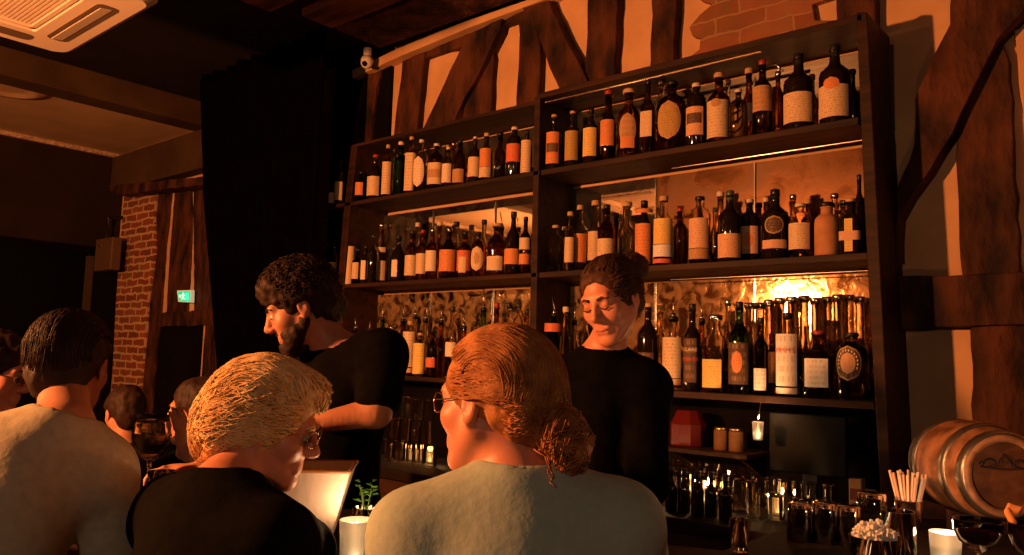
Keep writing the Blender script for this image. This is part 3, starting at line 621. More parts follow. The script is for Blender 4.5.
B(2, 1, 759, 203, 10, 'tall', 'brown', None, 'b'); B(2, 0, 775, 190, 24, 'wine', 'dark', [('gold', .34, .60, .7, 'oval'), ('dim', .36, .58, .6, 'oval'), ('peach', .14, .26, .95)], 'b', words='bottle with round emblem and pale ribbon')
B(2, 1, 766, 198, 10, 'tall', 'pale', None, 'c'); B(2, 0, 800, 204, 20, 'shoulder', 'clear', ('cream', .14, .62, 1.05), 'c'); B(2, 1, 793, 195, 10, 'tall', 'pale', None, 's'); B(2, 1, 808, 200, 10, 'tall', 'amber', None, 'k')
B(2, 0, 826.5, 203, 21, 'crock', 'clay', None, 'b', words='jug with dark stamped marks'); B(2, 1, 834.5, 194, 12, 'tall', 'clear', None, 's'); B(2, 1, 843, 201, 11, 'tall', 'pale', None, 's')
cr = B(2, 0, 850.5, 199, 18, 'square', 'dark', [('yellow', .04, .62, .36), ('peach', .24, .40, 1.05)], 'k', words='bottle with a cross-shaped pale label'); B(2, 1, 859, 175, 11, 'wine', 'dark', None, 'b')
# --- lower shelf, left bay: most carry steel pourers
B(3, 0, 356, 316, 11, 'tall', 'clear', None, 'p', True); B(3, 0, 370, 320, 12, 'tall', 'pale', None, 'p', True); B(3, 0, 383.5, 304, 13, 'wine', 'green', ('cream', .06, .36, .9), 'p', True)
B(3, 0, 396, 325, 10.5, 'spirit', 'clear', ('pale', .04, .76, .7), 'b'); B(3, 1, 391, 322, 9, 'tall', 'clear', None, 'p', True); B(3, 1, 404, 304, 10, 'tall', 'brown', None, 'p', True)
B(3, 0, 410.5, 321, 12, 'spirit', 'clear', [('cream', .16, .80, 1.2), ('peach', .06, .14, 1.2)], 'k'); B(3, 0, 420.5, 333, 11, 'flask', 'pale', ('yellow', .06, .76, 1.1), 'k'); B(3, 1, 426.5, 303, 10, 'tall', 'clear', None, 'p', True)
B(3, 1, 416, 298, 9, 'tall', 'clear', None, 'p', True); B(3, 0, 433, 329, 11, 'spirit', 'brown', ('red', .2, .4, .9), 'b'); B(3, 0, 442, 305, 11, 'tall', 'amber', None, 'p', True); B(3, 0, 453, 307, 11, 'spirit', 'clear', ('pale', .3, .5, 1.), 'b')
B(3, 0, 464.5, 312, 11, 'tall', 'amber', None, 'p', True); B(3, 0, 475, 322, 10, 'spirit', 'clear', None, 'b'); B(3, 0, 484.5, 288, 11, 'tall', 'green', None, 'p', True); B(3, 0, 497, 303, 12, 'spirit', 'brown', ('red', .3, .6, .8), 'r')
B(3, 0, 509.5, 303, 11, 'spirit', 'clear', None, 'b'); B(3, 0, 519, 304, 11, 'shoulder', 'clear', None, 'b'); B(3, 0, 527.5, 310, 8, 'spirit', 'amber', None, 'b')
# --- lower shelf, right bay
B(3, 0, 554.5, 297, 16, 'wine', 'green', [('pale', .06, .28, 1.0), ('red', .74, .86, 1.5)], 'p', True); B(3, 0, 566, 307, 10, 'tall', 'pale', None, 'c'); B(3, 0, 575, 303, 10, 'tall', 'clear', None, 'p', True); B(3, 0, 586, 312, 10, 'spirit', 'clear', None, 'b')
B(3, 0, 648.5, 303.5, 19, 'wine', 'dark', ('dim', .12, .42, .8), 'k'); B(3, 1, 660.5, 304, 12, 'tall', 'pale', None, 'k'); B(3, 0, 673.5, 297, 18, 'tall', 'clear', [('cream', .16, .70, 1.15), ('peach', .07, .15, 1.15)], 'p', True)
wb = B(3, 0, 692.5, 304, 15.5, 'spirit', 'dark', ('dim', .10, .60, .8), 'b', words='bottle with red and white letters')
B(3, 0, 715.5, 315, 24, 'deco', 'clear', ('yellow', .06, .42, .72), 's', words='cut-glass decanter bottle with a yellow label'); B(3, 0, 739.5, 302, 19, 'wine', 'green', [('dim', .10, .55, 1.1), ('orange', .22, .46, .5, 'oval')], 'b')
B(3, 1, 728, 300, 10, 'tall', 'clear', None, 's'); B(3, 1, 702, 300, 11, 'tall', 'amber', None, 'p', True); B(3, 0, 761, 318, 12.5, 'spirit', 'brown', ('white', .06, .34, 1.0), 'b'); B(3, 0, 771.5, 334, 11, 'spirit', 'amber', ('orange', .2, .7, 1.), 'r')
pb = B(3, 0, 787.5, 313, 20, 'spirit', 'clear', [('white', .12, .74, 1.1), ('white', .03, .10, 1.1)], 'b', words='bottle with red letters on white')
B(3, 0, 818.5, 331, 26, 'square', 'amber', ('white', .16, .58, .68), 'r', words='wide bottle with a short white label'); eb = B(3, 0, 851.5, 333, 28, 'shoulder', 'pale', [('gold', .28, .80, .82, 'oval'), ('dim', .30, .78, .76, 'oval'), ('peach', .38, .70, .45, 'oval')], 'b', words='bottle with a round emblem of letters')
for x_, y_ in ((750, 303), (760, 303), (769.5, 300), (780, 298), (792, 297), (804, 296), (815.5, 298), (827, 297), (838, 295), (849, 295), (860, 297)):
    B(3, 1, x_, y_, 12.5, 'column', 'clear', None, 's')
# --- short shelf left of the left post, in the gap before the curtain
for sh, x_, y_, gl_, lb_ in ((1, 334, 181, 'brown', 'cream'), (1, 341, 160, 'dark', 'cream'), (2, 326.5, 243, 'dark', 'pale'), (2, 334.5, 240, 'brown', 'cream')):
    B(sh, 0, x_, y_, 8.5, 'spirit', gl_, (lb_, .10, .5, 1.1), 'b')
# lettering and emblems that can be read on the bottles
INK_RED = plain('ink_red', (.55, .03, .02), .5); INK_DARK = plain('ink_dark', (.03, .012, .008), .5); INK_PALE = plain('ink_pale', (.78, .6, .45), .5)
o, R, H, Hb, sq = pb; text_mesh('lettering', "PIMM'S", R*.62, (0, 0, Hb*.54), (0, 0, 0), INK_RED, o, R)
o, R, H, Hb, sq = wb; text_mesh('lettering', 'CLARE', R*.58, (0, 0, Hb*.47), (0, 0, 0), INK_PALE, o, R); text_mesh('lettering', 'POWER', R*.58, (0, 0, Hb*.36), (0, 0, 0), INK_RED, o, R)
o, R, H, Hb, sq = eb
for k in range(14):
    a = math.pi*(-.12+1.24*k/13); u = .58*math.cos(a); v = .54+.19*math.sin(a)
    MB().box((-.0022, -.0012, -.004), (.0022, 0, .004)).build('letter_mark', INK_PALE, o).location = ((R+.003)*math.sin(u), -(R+.003)*math.cos(u), v*Hb)
# the horse stopper
o, R, H, Hb, sq = hb
hm = MB(); z0 = H-.004
hm.tube([(0, 0, z0), (.004, 0, z0+.014), (.006, -.002, z0+.028), (-.002, -.003, z0+.038)], .009, 10, .008); hm.sphere((-.012, -.004, z0+.036), (.016, .009, .009)); hm.tube([(.0, -.002, z0+.042), (.002, -.002, z0+.056)], .003, 6)
hm.tube([(.012, 0, z0+.012), (.022, 0, z0+.004)], .005, 8); hm.build('horse_stopper', MATS['cap_silver'], o, True)
# names and labels: tell every bottle by its look and its place along its shelf
def article(lb): return lb
from collections import defaultdict
rows_ = defaultdict(list)
for t in made:
    outer = t[3] < 345 and t[0] < 3 and t[1] == 0
    rows_[(t[0], 'o' if outer else t[1], 0 if t[2] == 0 else 1)].append(t)
for (sh, bay, row), lst in rows_.items():
    lst.sort(key=lambda t: t[3])
    for k, (s_, side, r_, px, ob, gl, kind, lab, cap, words, cat) in enumerate(lst):
        if kind == 'tube': look = 'cream cardboard bottle tube'
        else:
            look = (f"{GW[gl]} {words}" if 'cut-glass' not in words else words) if words else f"{GW[gl]} {KW[kind]} bottle with " + (f"{lab[0] if lab[0] != 'dim' else 'dark'} label" if lab else f"{CAPW[cap]} {'top' if cap != 'p' else ''}").strip()
            if words and 'bottle' not in words and 'jug' not in words: look += ' bottle'
        if bay == 'o': place = f"{ORD[k]} on the {SHELF_NAME[sh]} shelf stub beside the curtain"
        else: place = f"{ORD[k]} from left, {'back row, ' if row else ''}{'right' if bay else 'left'} {SHELF_NAME[sh]} shelf"
        tag(ob, look+', '+place, 'bottle' if 'jug' not in look else 'jug', f"{'back-row bottles' if row else 'bottles'} on the {SHELF_NAME[sh]} shelf")
# ================================================================== glasses and things on the counters
def tumbler_mb(R, H, up=True, n=20, t=.0022, base=.010, taper=.88):
    outer = [(R*taper*.94, 0), (R*taper, .003), (R, H)]; inner = [(R-t, H), (R*taper-t, base), (.001, base)]
    pr = [(.001, 0)]+outer+inner
    if not up: pr = [(r, H-z) for r, z in pr]
    return MB().lathe(pr, n, cap=False)
def stem_mb(R, H, bowl, kind='coupe', n=24, t=.0018):
    zb = H-bowl
    if kind == 'coupe': sh = [(.0, 0), (.45, .06), (.80, .28), (.97, .62), (1., 1.)]
    elif kind == 'balloon': sh = [(.0, 0), (.55, .07), (.92, .30), (1.0, .55), (.93, .82), (.84, 1.)]
    else: sh = [(.0, 0), (.5, .05), (.85, .3), (.95, .6), (.86, 1.)]
    pr = [(.001, 0), (R*.72, 0), (R*.72, .002), (R*.30, .008), (.006, .02), (.0042, zb*.5), (.006, zb-.004)]
    pr += [(max(.006, R*a), zb+bowl*b) for a, b in sh[1:]] + [(max(.001, R*a-t), zb+bowl*b+(.003 if b < .9 else 0)) for a, b in sh[::-1]]
    return MB().lathe(pr, n, cap=False)
def disc_fill(R, z0, z1, n=20, r0=None): return MB().lathe([(.001, z0), (r0 if r0 else R*.9, z0), (R, z1), (.001, z1)], n, cap=False)
def place(o, p, rz=0.): o.location = tuple(map(float, p)); o.rotation_euler = (0, 0, rz); return o
def copy_tree(o):
    c = o.copy(); COL.objects.link(c)
    for ch in o.children:
        d = ch.copy(); COL.objects.link(d); d.parent = c
    return c
def top_at(p, px, py): return on_y(px, py, p[1])[2]-p[2]
def rad(px_w, p): return px_w*depth(p)/FPX/2

# upturned and stacked tumblers on the back counter, left of the bartenders' station
ZC_ = ZCOUNTER+.001
proto = tumbler_mb(.038, .115, False, 12, .003).build('tumbler', G_CUT, None, False)
ctr = on_z(411, 463, ZCOUNTER); stack = ctr.copy(); n_left = 0
spots = [(i, j, k) for k in range(3) for j in range(1) for i in range(5 if k == 0 else 4 if k == 1 else 3) if not (k == 2 and j == 1)]
for (i, j, k) in spots:
    o = proto if n_left == 0 else copy_tree(proto)
    x = ctr[0]+(i-2+.5*k)*.0805+(.06 if k == 2 else 0); place(o, (x, ctr[1]-.02+j*.082, ZC_+k*.1165), random.uniform(0, 3))
    lv = ('bottom', 'middle', 'top')[k]; rw = ('front', 'rear')[j]
    tag(o, f'upturned tumbler, {ORD[i]} from left in the {lv} tier of the stack by the bearded bartender', 'glass', 'tumblers stacked on the back counter'); n_left += 1
# knife-like pour spout bottle neck rising behind that stack
# right-hand rows on the back counter
def row_of(protos, pxs, py, base, dy, lab, grp):
    for k, px in enumerate(pxs):
        p = on_y(px, 480, dy+random.uniform(-.008, .008)); p[2] = base+.001
        o = copy_tree(protos[k % len(protos)]); place(o, p, random.uniform(0, 3))
        tag(o, lab.format(ORD[k]), 'glass', grp)
pa = tumbler_mb(.0245, .125, False, 12, .003).build('highball_glass', G_CUT, None, False); pb_ = stem_mb(.030, .15, .06, n=14).build('coupe_glass', G_CUT, None, False); pc_ = tumbler_mb(.026, .09, False, 12, .003).build('rocks_glass', G_CUT, None, False)
row_of([pa], (674, 687, 700, 713, 726, 739, 752), 494, ZCOUNTER, 3.02, 'upturned highball glass behind the small dark bottles, {} from left', 'highballs on the back counter')
row_of([pb_], (664, 677, 690, 704, 718, 732, 746), 487, ZCOUNTER, 3.20, 'stemmed coupe glass behind the upturned highballs, {} from left', 'coupes on the back counter')
row_of([pc_], (762, 776, 790, 804, 819, 834), 500, ZCOUNTER, 2.98, 'upturned rocks glass under the black screen, {} from left', 'rocks glasses on the back counter')
row_of([pa], (757, 770, 783, 797, 812, 828), 490, ZCOUNTER, 3.16, 'tall upturned glass behind the rocks glasses, {} from left', 'tall glasses on the back counter')
for o in (pa, pb_, pc_): bpy.data.objects.remove(o)
# small dark bottles in front of them
dk = MB().lathe([(r*.024, z*.155) for r, z in KINDS['spirit'][0]], 18); d0 = dk.build('bitters_bottle', G_DARK, None, True)
MB().lathe([(.001, .143), (.011, .143), (.0115, .165), (.001, .166)], 12).build('cap', CAPS['b'], d0, True)
for k, (px, py) in enumerate(((671, 507), (684, 509.5), (697.5, 512), (711, 515), (725.5, 518))):
    o = d0 if k == 0 else copy_tree(d0); p = on_z(px, py, ZCOUNTER); p = on_y(px, py, 2.80+.02*(k%2)); place(o, (p[0], p[1], ZC_))
    tag(o, f'small black bitters bottle at the counter edge, {ORD[k]} from left', 'bottle', 'bitters bottles at the counter edge')
# rack with a red bucket and canisters on the wall under the lower shelf
zr = EYE-.385; rx0, rx1 = on_y(662, 441, 3.35)[0], on_y(752, 452, 3.35)[0]
rk = empty('wall_rack', ((rx0+rx1)/2, 3.6, zr))
part(MB().box((rx0, 3.30, zr-.02), (rx1, 3.598, zr)).build('rack_shelf', SHELF_WOOD, None, False, .003), rk)
for x in (rx0+.06, rx1-.06): part(MB().prism([(x-.01, 3.598, zr-.02), (x-.01, 3.35, zr-.02), (x-.01, 3.598, zr-.13)], (.02, 0, 0)).build('bracket', SHELF_WOOD), rk)
tag(rk, 'short dark wooden rack on the wall under the lower right bottle shelf', 'rack')
p = on_y(688, 434, 3.45); R = .085
rb = MB().lathe([(.001, 0), (R*.98, 0), (R, .006), (R*.99, .10), (R*.62, .165), (.001, .168)], 10).build('upturned_bowl', plain('red_enamel', (.10, .006, .005), .3), None, False, .004)
place(rb, (p[0], 3.45, zr+.001)); tag(rb, 'dim red faceted bowl turned upside down on the wall rack', 'bowl')
cn = MB().lathe([(.001, 0), (.030, 0), (.032, .004), (.032, .085), (.029, .09), (.001, .09)], 16).build('canister', noisy('amber_card', (.13, .055, .018), (.18, .08, .028), 20), None, True); MB().lathe([(.001, .09), (.031, .09), (.031, .102), (.001, .103)], 16).build('lid', BRASS, cn, True)
for k, px in enumerate((721, 736)):
    o = cn if k == 0 else copy_tree(cn); p = on_y(px, 444, 3.40); place(o, (p[0], 3.40, zr+.001)); tag(o, f'small tan canister on the wall rack, {ORD[k]} after the red bowl', 'canister', 'canisters on the wall rack')
# hanging lit candle jar reflected by the dark screen, and the black screen itself
px0, px1 = on_y(768, 470, 3.35), on_y(846, 492, 3.35)
ms = empty('till_screen', ((px0[0]+px1[0])/2, 3.38, ZC_))
zt_ = on_y(800, 414, 3.35)[2]; zb_ = on_y(800, 474, 3.35)[2]
part(MB().box((px0[0], 3.36, zb_), (px1[0], 3.39, zt_)).build('screen', plain('dead_screen', (.003, .003, .003), .5, spec=.1), None, False, .006), ms)
part(MB().box(((px0[0]+px1[0])/2-.03, 3.395, ZC_+.012), ((px0[0]+px1[0])/2+.03, 3.425, zb_+.1)).build('stand', BLACK_PLASTIC), ms)
part(MB().box(((px0[0]+px1[0])/2-.10, 3.33, ZC_), ((px0[0]+px1[0])/2+.10, 3.47, ZC_+.012)).build('foot', BLACK_PLASTIC, None, False, .004), ms)
tag(ms, 'dark flat till screen standing on the back counter under the lower shelf', 'screen')
for k, (px, py, w_, h_, c_) in enumerate(((868, 486, .055, .075, 'pale'), (857, 480, .05, .13, 'tan'))):
    yy = 3.50-.10*k; p = on_y(px, py, yy); o = MB().box((-w_/2, -w_/2, 0), (w_/2, w_/2, h_)).build('paper_carton', plain('carton_'+c_, PAPERS[c_], .6), None, False, .003); place(o, (p[0], yy, ZC_))
    MB().box((-w_*.4, -w_/2-.0012, h_*.35), (w_*.4, -w_/2-.0002, h_*.7)).build('band', plain('carton_band', (.2, .05, .03), .6), o)
    tag(o, f'{c_} small carton standing by the right post on the back counter', 'carton')

# ---- on the bar's return, right foreground
ZB_ = ZBAR+.001
def tum(px, pyb, pyt, w_, up, lab, name='tumbler', taper=.88, mat=G_THIN, base=.012):
    p = on_z(px, pyb, ZBAR); p[2] = ZB_; H = top_at(p, px, pyt); R = rad(w_, p)
    o = tumbler_mb(R, H, up, 24, .0025, base, taper).build(name, mat, None, True); place(o, p); tag(o, lab, 'glass'); return o, p, R, H
for k, (px, b_, t_, w_) in enumerate(((799, 541, 503, 24), (824, 543, 503, 24), (849, 546, 506, 24))):
    o, *_ = tum(px, b_, t_, w_, False, f'wide upturned bar tumbler, {ORD[k]} of the front three', taper=.92); o['group'] = 'upturned tumblers on the bar return'
o, *_ = tum(872, 528, 493, 30, False, 'large upturned tumbler between the three bar tumblers and straws', taper=.9)
# small cut jigger glass on the bar edge
o, *_ = tum(740, 552, 519, 20, True, 'small cut-glass shot tumbler at the bar edge below the bitters bottles', 'cut_tumbler', .8)
# glass of crushed ice
o, p, R, H = tum(876, 590, 536, 50, True, 'wide glass heaped with crushed ice at the bottom edge', 'ice_glass', .8)
rnd = random.Random(3); ic = MB()
for k in range(620):
    a = rnd.uniform(0, 6.28); r = R*.86*math.sqrt(rnd.random()); z = rnd.uniform(H*.45, H*1.0+.030*(1-(r/R)**2)); s = rnd.uniform(.0035, .0065)
    r = min(r, R*(.78+.18*z/H)-s*1.1)
    ic.sphere((r*math.cos(a), r*math.sin(a), z), (s, s*rnd.uniform(.5, 1), s*rnd.uniform(.5, 1)), 5, 3)
ice = ic.build('crushed_ice', plain('ice', (.90, .87, .82), .3, trans=.1, ior=1.31), o); ice['kind'] = 'stuff'
# mixing jug behind it
o, p, R, H = tum(899, 562, 511, 32, True, 'empty flared mixing glass between the crushed ice and the straws', 'mixing_glass', 1.12)
# steel cup of straws
p = on_z(909, 528, ZBAR); p[2] = ZB_; H = top_at(p, 910, 500); R = rad(26, p)
cup = tumbler_mb(R, H, True, 24, .002, .006, .94).build('straw_cup', STEEL, None, True); place(cup, p); tag(cup, 'small steel cup holding the paper straws left of the barrel', 'cup')
hs = top_at(p, 910, 473)
STRAW = plain('straw_paper', (.88, .72, .58), .5); STRAW2 = plain('straw_pink', (.80, .46, .33), .5); n = 0
for k in range(20):
    a = 2*math.pi*k/14 if k < 14 else 2*math.pi*(k-14)/6+.3; r0 = R*(1.0 if k < 14 else .42); r1 = R*(1.30 if k < 14 else .70)
    tl = hs*random.uniform(.95, 1.03)
    b0 = np.array([r0*.42*math.cos(a), r0*.42*math.sin(a), .010]); b1 = np.array([r1*math.cos(a), r1*math.sin(a), tl])
    d = (b1-b0)/np.linalg.norm(b1-b0); e1 = np.cross(d, [0, 0, 1.]); e1 = e1/np.linalg.norm(e1); e2 = np.cross(d, e1); V = []; F = []
    for q_, r_ in ((b0, .0034), (b1, .0034), (b1, .0026), (b0, .0026)):
        for g in range(8): V.append(q_+r_*(e1*math.cos(g*math.pi/4)+e2*math.sin(g*math.pi/4)))
    for i in range(3):
        for g in range(8): F.append((i*8+g, i*8+(g+1) % 8, (i+1)*8+(g+1) % 8, (i+1)*8+g))
    o = link('straw', V, F, STRAW if k % 3 else STRAW2, None, True); o.location = tuple(map(float, p))
    tag(o, 'thin pale straw standing in the steel cup by the barrel' if k % 3 else 'thin pinkish straw standing in the steel cup by the barrel', 'straw', 'pale straws in the steel cup' if k % 3 else 'pinkish straws in the steel cup')
# candles
WAX = plain('lit_wax', (.95, .80, .62), .5, emit=(1.0, .62, .30), estr=9.0); FLAME = plain('flame', (1, .8, .5), .5, emit=(1.0, .66, .30), estr=40.)
def candle(px, pyb, pyt, w_, lab, power, hidden=0.):
    p = on_z(px, pyb, ZBAR); p[2] = ZB_; H = top_at(p, px, pyt); R = rad(w_, p)
    o = tumbler_mb(R, H, True, 24, .0025, .008, .90).build('candle_holder', plain('frosted_glass', (.96, .90, .82), .35, trans=.9, ior=1.3), None, True); place(o, p)
    MB().lathe([(.001, .009), (R*.80, .009), (R*.84, H*.60), (R*.6, H*.57), (.001, H*.55)], 18).build('wax', WAX, o, True)
    f = MB().lathe([(.001, H*.57), (.004, H*.62), (.0055, H*.70), (.003, H*.82), (.0005, H*.95)], 8).build('flame', FLAME, o, True)
    tag(o, lab, 'candle'); l = lamp_light('candle_glow', (p[0], p[1], p[2]+H*.9+.02), power, (1.0, .52, .24), .02); return p, R, H
candle(946, 566, 532, 30, 'lit candle in a glass holder in front of the barrel', 5.)
candle(355, 558, 519, 34, 'lit candle in a frosted glass between the blond and auburn customers', 1.3)
# coupe of dark red cocktail
RED = plain('red_cocktail', (.40, .03, .022), .06, trans=.1, ior=1.33)
def cocktail(px, pyb, pyr, w_, lab, liq, kind='coupe', bowl=.5, fill=.7):
    p = on_z(px, pyb, ZBAR); p[2] = ZB_; H = top_at(p, px, pyr); R = rad(w_, p); bw = H*bowl
    o = stem_mb(R, H, bw, kind).build('cocktail_glass', G_THIN, None, True); place(o, p)
    zb = H-bw; k = [(.0, .06), (.40, .08), (.76, .30), (.93, .60)] if kind == 'coupe' else [(.0, .08), (.5, .10), (.88, .30), (.95, .48)]
    pr = [(max(.001, R*a-.003), zb+bw*b+.004) for a, b in k if b <= fill]; pr.append((.001, pr[-1][1]))
    MB().lathe(pr, 24, cap=False).build('drink', liq, o, True); tag(o, lab, 'glass'); return o, p, R, H
cocktail(980, 592, 520, 46, 'coupe of dark red cocktail in front of the barrel head', RED, 'coupe', .42)
PINK = plain('pink_cocktail', (.70, .30, .20), .1, trans=.1, ior=1.33)
o, p, R, H = cocktail(1035, 600, 524, 44, 'coupe of pink cocktail with a peel at the right edge', PINK, 'coupe', .5)
V = []; F = []
for i in range(13):
    t = i/12; a = -2.2+t*1.5
    for j in (0, 1): V.append((-R*.55+.022*math.cos(a*2)+.006*j, .012*t-.01, H*.93+.035*t+.012*math.sin(a*3)+.014*j))
for i in range(12): F.append((2*i, 2*i+1, 2*i+3, 2*i+2))
g = link('orange_peel', V, F, plain('peel', (.85, .36, .10), .5), o, True); so = g.modifiers.new('s', 'SOLIDIFY'); so.thickness = .003

# ---- barrel on the bar's return
pl_ = at(938, 494, 2.40); pf = at(1008, 503, 2.02)
ax = pf-pl_; ax[2] = 0; Lb = .34; ax /= np.linalg.norm(ax); Rb = .128
cz = ZBAR+Rb+.030; ctr = np.array([pf[0], pf[1], cz])-ax*Lb*.5
brl = empty('barrel', (ctr[0], ctr[1], ZB_)); sd = np.cross(ax, UP)
def lathe_axis(prof, n=40, jitter=0.):
    V = []; F = []
    for r, t in prof:
        for k in range(n):
            a = 2*math.pi*k/n; V.append(ctr+ax*t+r*(sd*math.cos(a)+UP*math.sin(a)))
    for i in range(len(prof)-1):
        for k in range(n): F.append((i*n+k, i*n+(k+1) % n, (i+1)*n+(k+1) % n, (i+1)*n+k))
    return MB().add(V, F)
def rb_(t): return Rb*(1-.20*(2*t/Lb)**2)
ts = np.linspace(-Lb/2, Lb/2, 17)
STAVE = noisy('oak_staves', (.12, .048, .022), (.36, .165, .08), 7, (3, 3, 3), .55, .4, 8, .3); HEADW = noisy('barrel_head', (.07, .022, .009), (.13, .045, .018), 5, (1, 6, 6), .6, .3, 6, .3)
part(lathe_axis([(rb_(-Lb/2)-.016, -Lb/2)]+[(rb_(t), t) for t in ts]+[(rb_(Lb/2)-.016, Lb/2), (rb_(Lb/2)-.018, Lb/2-.02)]).build('staves', STAVE, None, True), brl)
for t in (-Lb/2+.012, -Lb/2+.07, Lb/2-.10, Lb/2-.030):
    wh = .026; part(lathe_axis([(rb_(t)+.0005, t), (rb_(t)+.0035, t+.001), (rb_(t+wh)+.0035, t+wh-.001), (rb_(t+wh)+.0005, t+wh)]).build('hoop', noisy('galvanised', (.20, .17, .14), (.34, .29, .24), 12, rough=.38, metal=.9), None, True), brl)
for t, nm in ((Lb/2-.018, 'head'), (-Lb/2+.018, 'head')):
    part(lathe_axis([(.0005, t), (rb_(t)-.012, t), (rb_(t)-.012, t+.004*(1 if t > 0 else -1)), (.0005, t+.004*(1 if t > 0 else -1))]).build(nm, HEADW), brl)
# burnt scroll mark and plate on the head
MARK = plain('burnt_mark', (.018, .007, .004), .8); hc = ctr+ax*(Lb/2-.012); sdv = -sd if (sd @ IMR) < 0 else sd
def hp(u, v): return hc+sdv*u+UP*v
sm = MB()
for sg in (-1, 1):
    sm.tube([hp(sg*(.006+.012*k/3+.0), .032+.010*math.sin(k*1.3)) for k in range(5)], .0028, 6)
    sm.tube([hp(sg*(.036+.013*math.cos(a)), .030+.010*math.sin(a)) for a in np.linspace(0, 5.2, 14)], .0026, 6)
    sm.tube([hp(sg*(.056+.005*math.cos(a)), .027+.005*math.sin(a)) for a in np.linspace(0, 5, 9)], .0022, 6)
sm.tube([hp(-.006+.012*k/6, .044+.009*math.sin(k/6*math.pi)) for k in range(7)], .003, 6); sm.tube([hp(-.058, .020), hp(-.02, .016), hp(.02, .016), hp(.058, .020)], .0022, 6)
part(sm.build('burnt_scroll', MARK), brl)
for t in (-.09, .09):
    c = ctr+ax*t; c[2] = ZB_; a_, b_ = c-sd*.11, c+sd*.11
    part(MB().prism([a_-ax*.012, a_-ax*.012+UP*.055, c-ax*.012-sd*.055+UP*.040, c-ax*.012+UP*.030, c-ax*.012+sd*.055+UP*.040, b_-ax*.012+UP*.055, b_-ax*.012], ax*.024).build('cradle', SHELF_WOOD), brl)
tag(brl, 'small oak barrel with steel hoops lying on the right end of the bar', 'barrel')

# ---- left end of the bar
o, p, R, H = cocktail(147, 497, 414, 37, 'balloon glass of pale pink drink between the left customer and blond customer', plain('pale_pink', (.92, .62, .48), .1, trans=0., ior=1.33), 'balloon', .55, .5)
lm = MB()
for k in range(7): 
    a = k*.9; lm.sphere((R*.45*math.cos(a), R*.45*math.sin(a), H*.45+R*(.75+.18*(k % 3))), .017*(1-.05*k), 6, 4)
lm.build('ice_cubes', plain('ice_clear', (.95, .92, .88), .08, trans=.9, ior=1.31), o)
tum(159, 517, 470, 27, True, 'half-hidden clear tumbler in front of the balloon glass', 'water_glass', .9)
# tapered white bucket lit by the candle
p0 = on_z(309, 545, ZBAR); z0 = ZB_
bk = empty('ice_bucket', (p0[0], p0[1], z0)); hB = top_at(np.array([p0[0], p0[1], z0]), 335, 470)
fx = IMR*.98+IMF*.10; fx[2] = 0; fx /= np.linalg.norm(fx); fy = np.cross(UP, fx)
def bq(u, v, z, s): return np.array([p0[0], p0[1], z0])+fx*u*s+fy*v*s+UP*z
def shell(s0, s1, hz, inset):
    return [bq(u, v, 0 if z == 0 else hz, (s0 if z == 0 else s1)-inset) for z in (0, 1) for u, v in ((-1, -1), (1, -1), (1, 1), (-1, 1))]
V = shell(.044, .088, hB, 0)+shell(.044, .088, hB, .006); 
for i in range(8, 12): V[i] = V[i]+UP*.008
F = [(0, 3, 2, 1)]+[(i, (i+1) % 4, 4+(i+1) % 4, 4+i) for i in range(4)]+[(4+i, 4+(i+1) % 4, 12+(i+1) % 4, 12+i) for i in range(4)]+[(8+(i+1) % 4, 8+i, 12+i, 12+(i+1) % 4) for i in range(4)]+[(8, 9, 10, 11)]
part(link('bucket_body', V, F, noisy('brushed_white', (.66, .56, .48), (.76, .66, .57), 40, (1, 1, .2), .35, .15, 4, .5)), bk)
rim = MB()
for i in range(4):
    a, b = shell(.044, .088, hB, -.001)[4+i], shell(.044, .088, hB, -.001)[4+(i+1) % 4]; rim.tube([a, b], .0035, 6)
part(rim.build('rim', plain('rim_tan', (.42, .22, .10), .5)), bk)
tag(bk, 'white tapered square ice bucket glowing beside the candle and blond customer', 'bucket')
# mint sprig in a glass
o, p, R, H = tum(364, 541, 507, 27, True, 'tumbler with a green mint sprig behind the left candle', 'garnished_tumbler', .92)
lf = MB(); rnd = random.Random(5)
st = MB()
for k in range(4):
    a = k*1.7; e = np.array([.018*math.cos(a), .018*math.sin(a), H+rnd.uniform(.02, .05)]); st.tube([(0, 0, H*.4), e*.6+np.array([0, 0, .02]), e], .0013, 5)
    for j in range(4):
        b = a+j*1.6; c = e+np.array([0, 0, -.010*j+.008]); d = np.array([math.cos(b), math.sin(b), .35]); d /= np.linalg.norm(d); s = np.cross(d, UP); s /= np.linalg.norm(s); L_ = rnd.uniform(.016, .024)
        lf.add([c, c+d*L_*.5+s*L_*.32+UP*.002, c+d*L_-UP*.003, c+d*L_*.5-s*L_*.32+UP*.002, c+d*L_*.5-UP*.002], [(0, 1, 4), (1, 2, 4), (2, 3, 4), (3, 0, 4)])
so = lf.build('mint_leaves', plain('mint', (.10, .30, .04), .5), o); m_ = so.modifiers.new('s', 'SOLIDIFY'); m_.thickness = .0008
st.build('mint_stems', plain('mint_stem', (.12, .22, .05), .5), o)

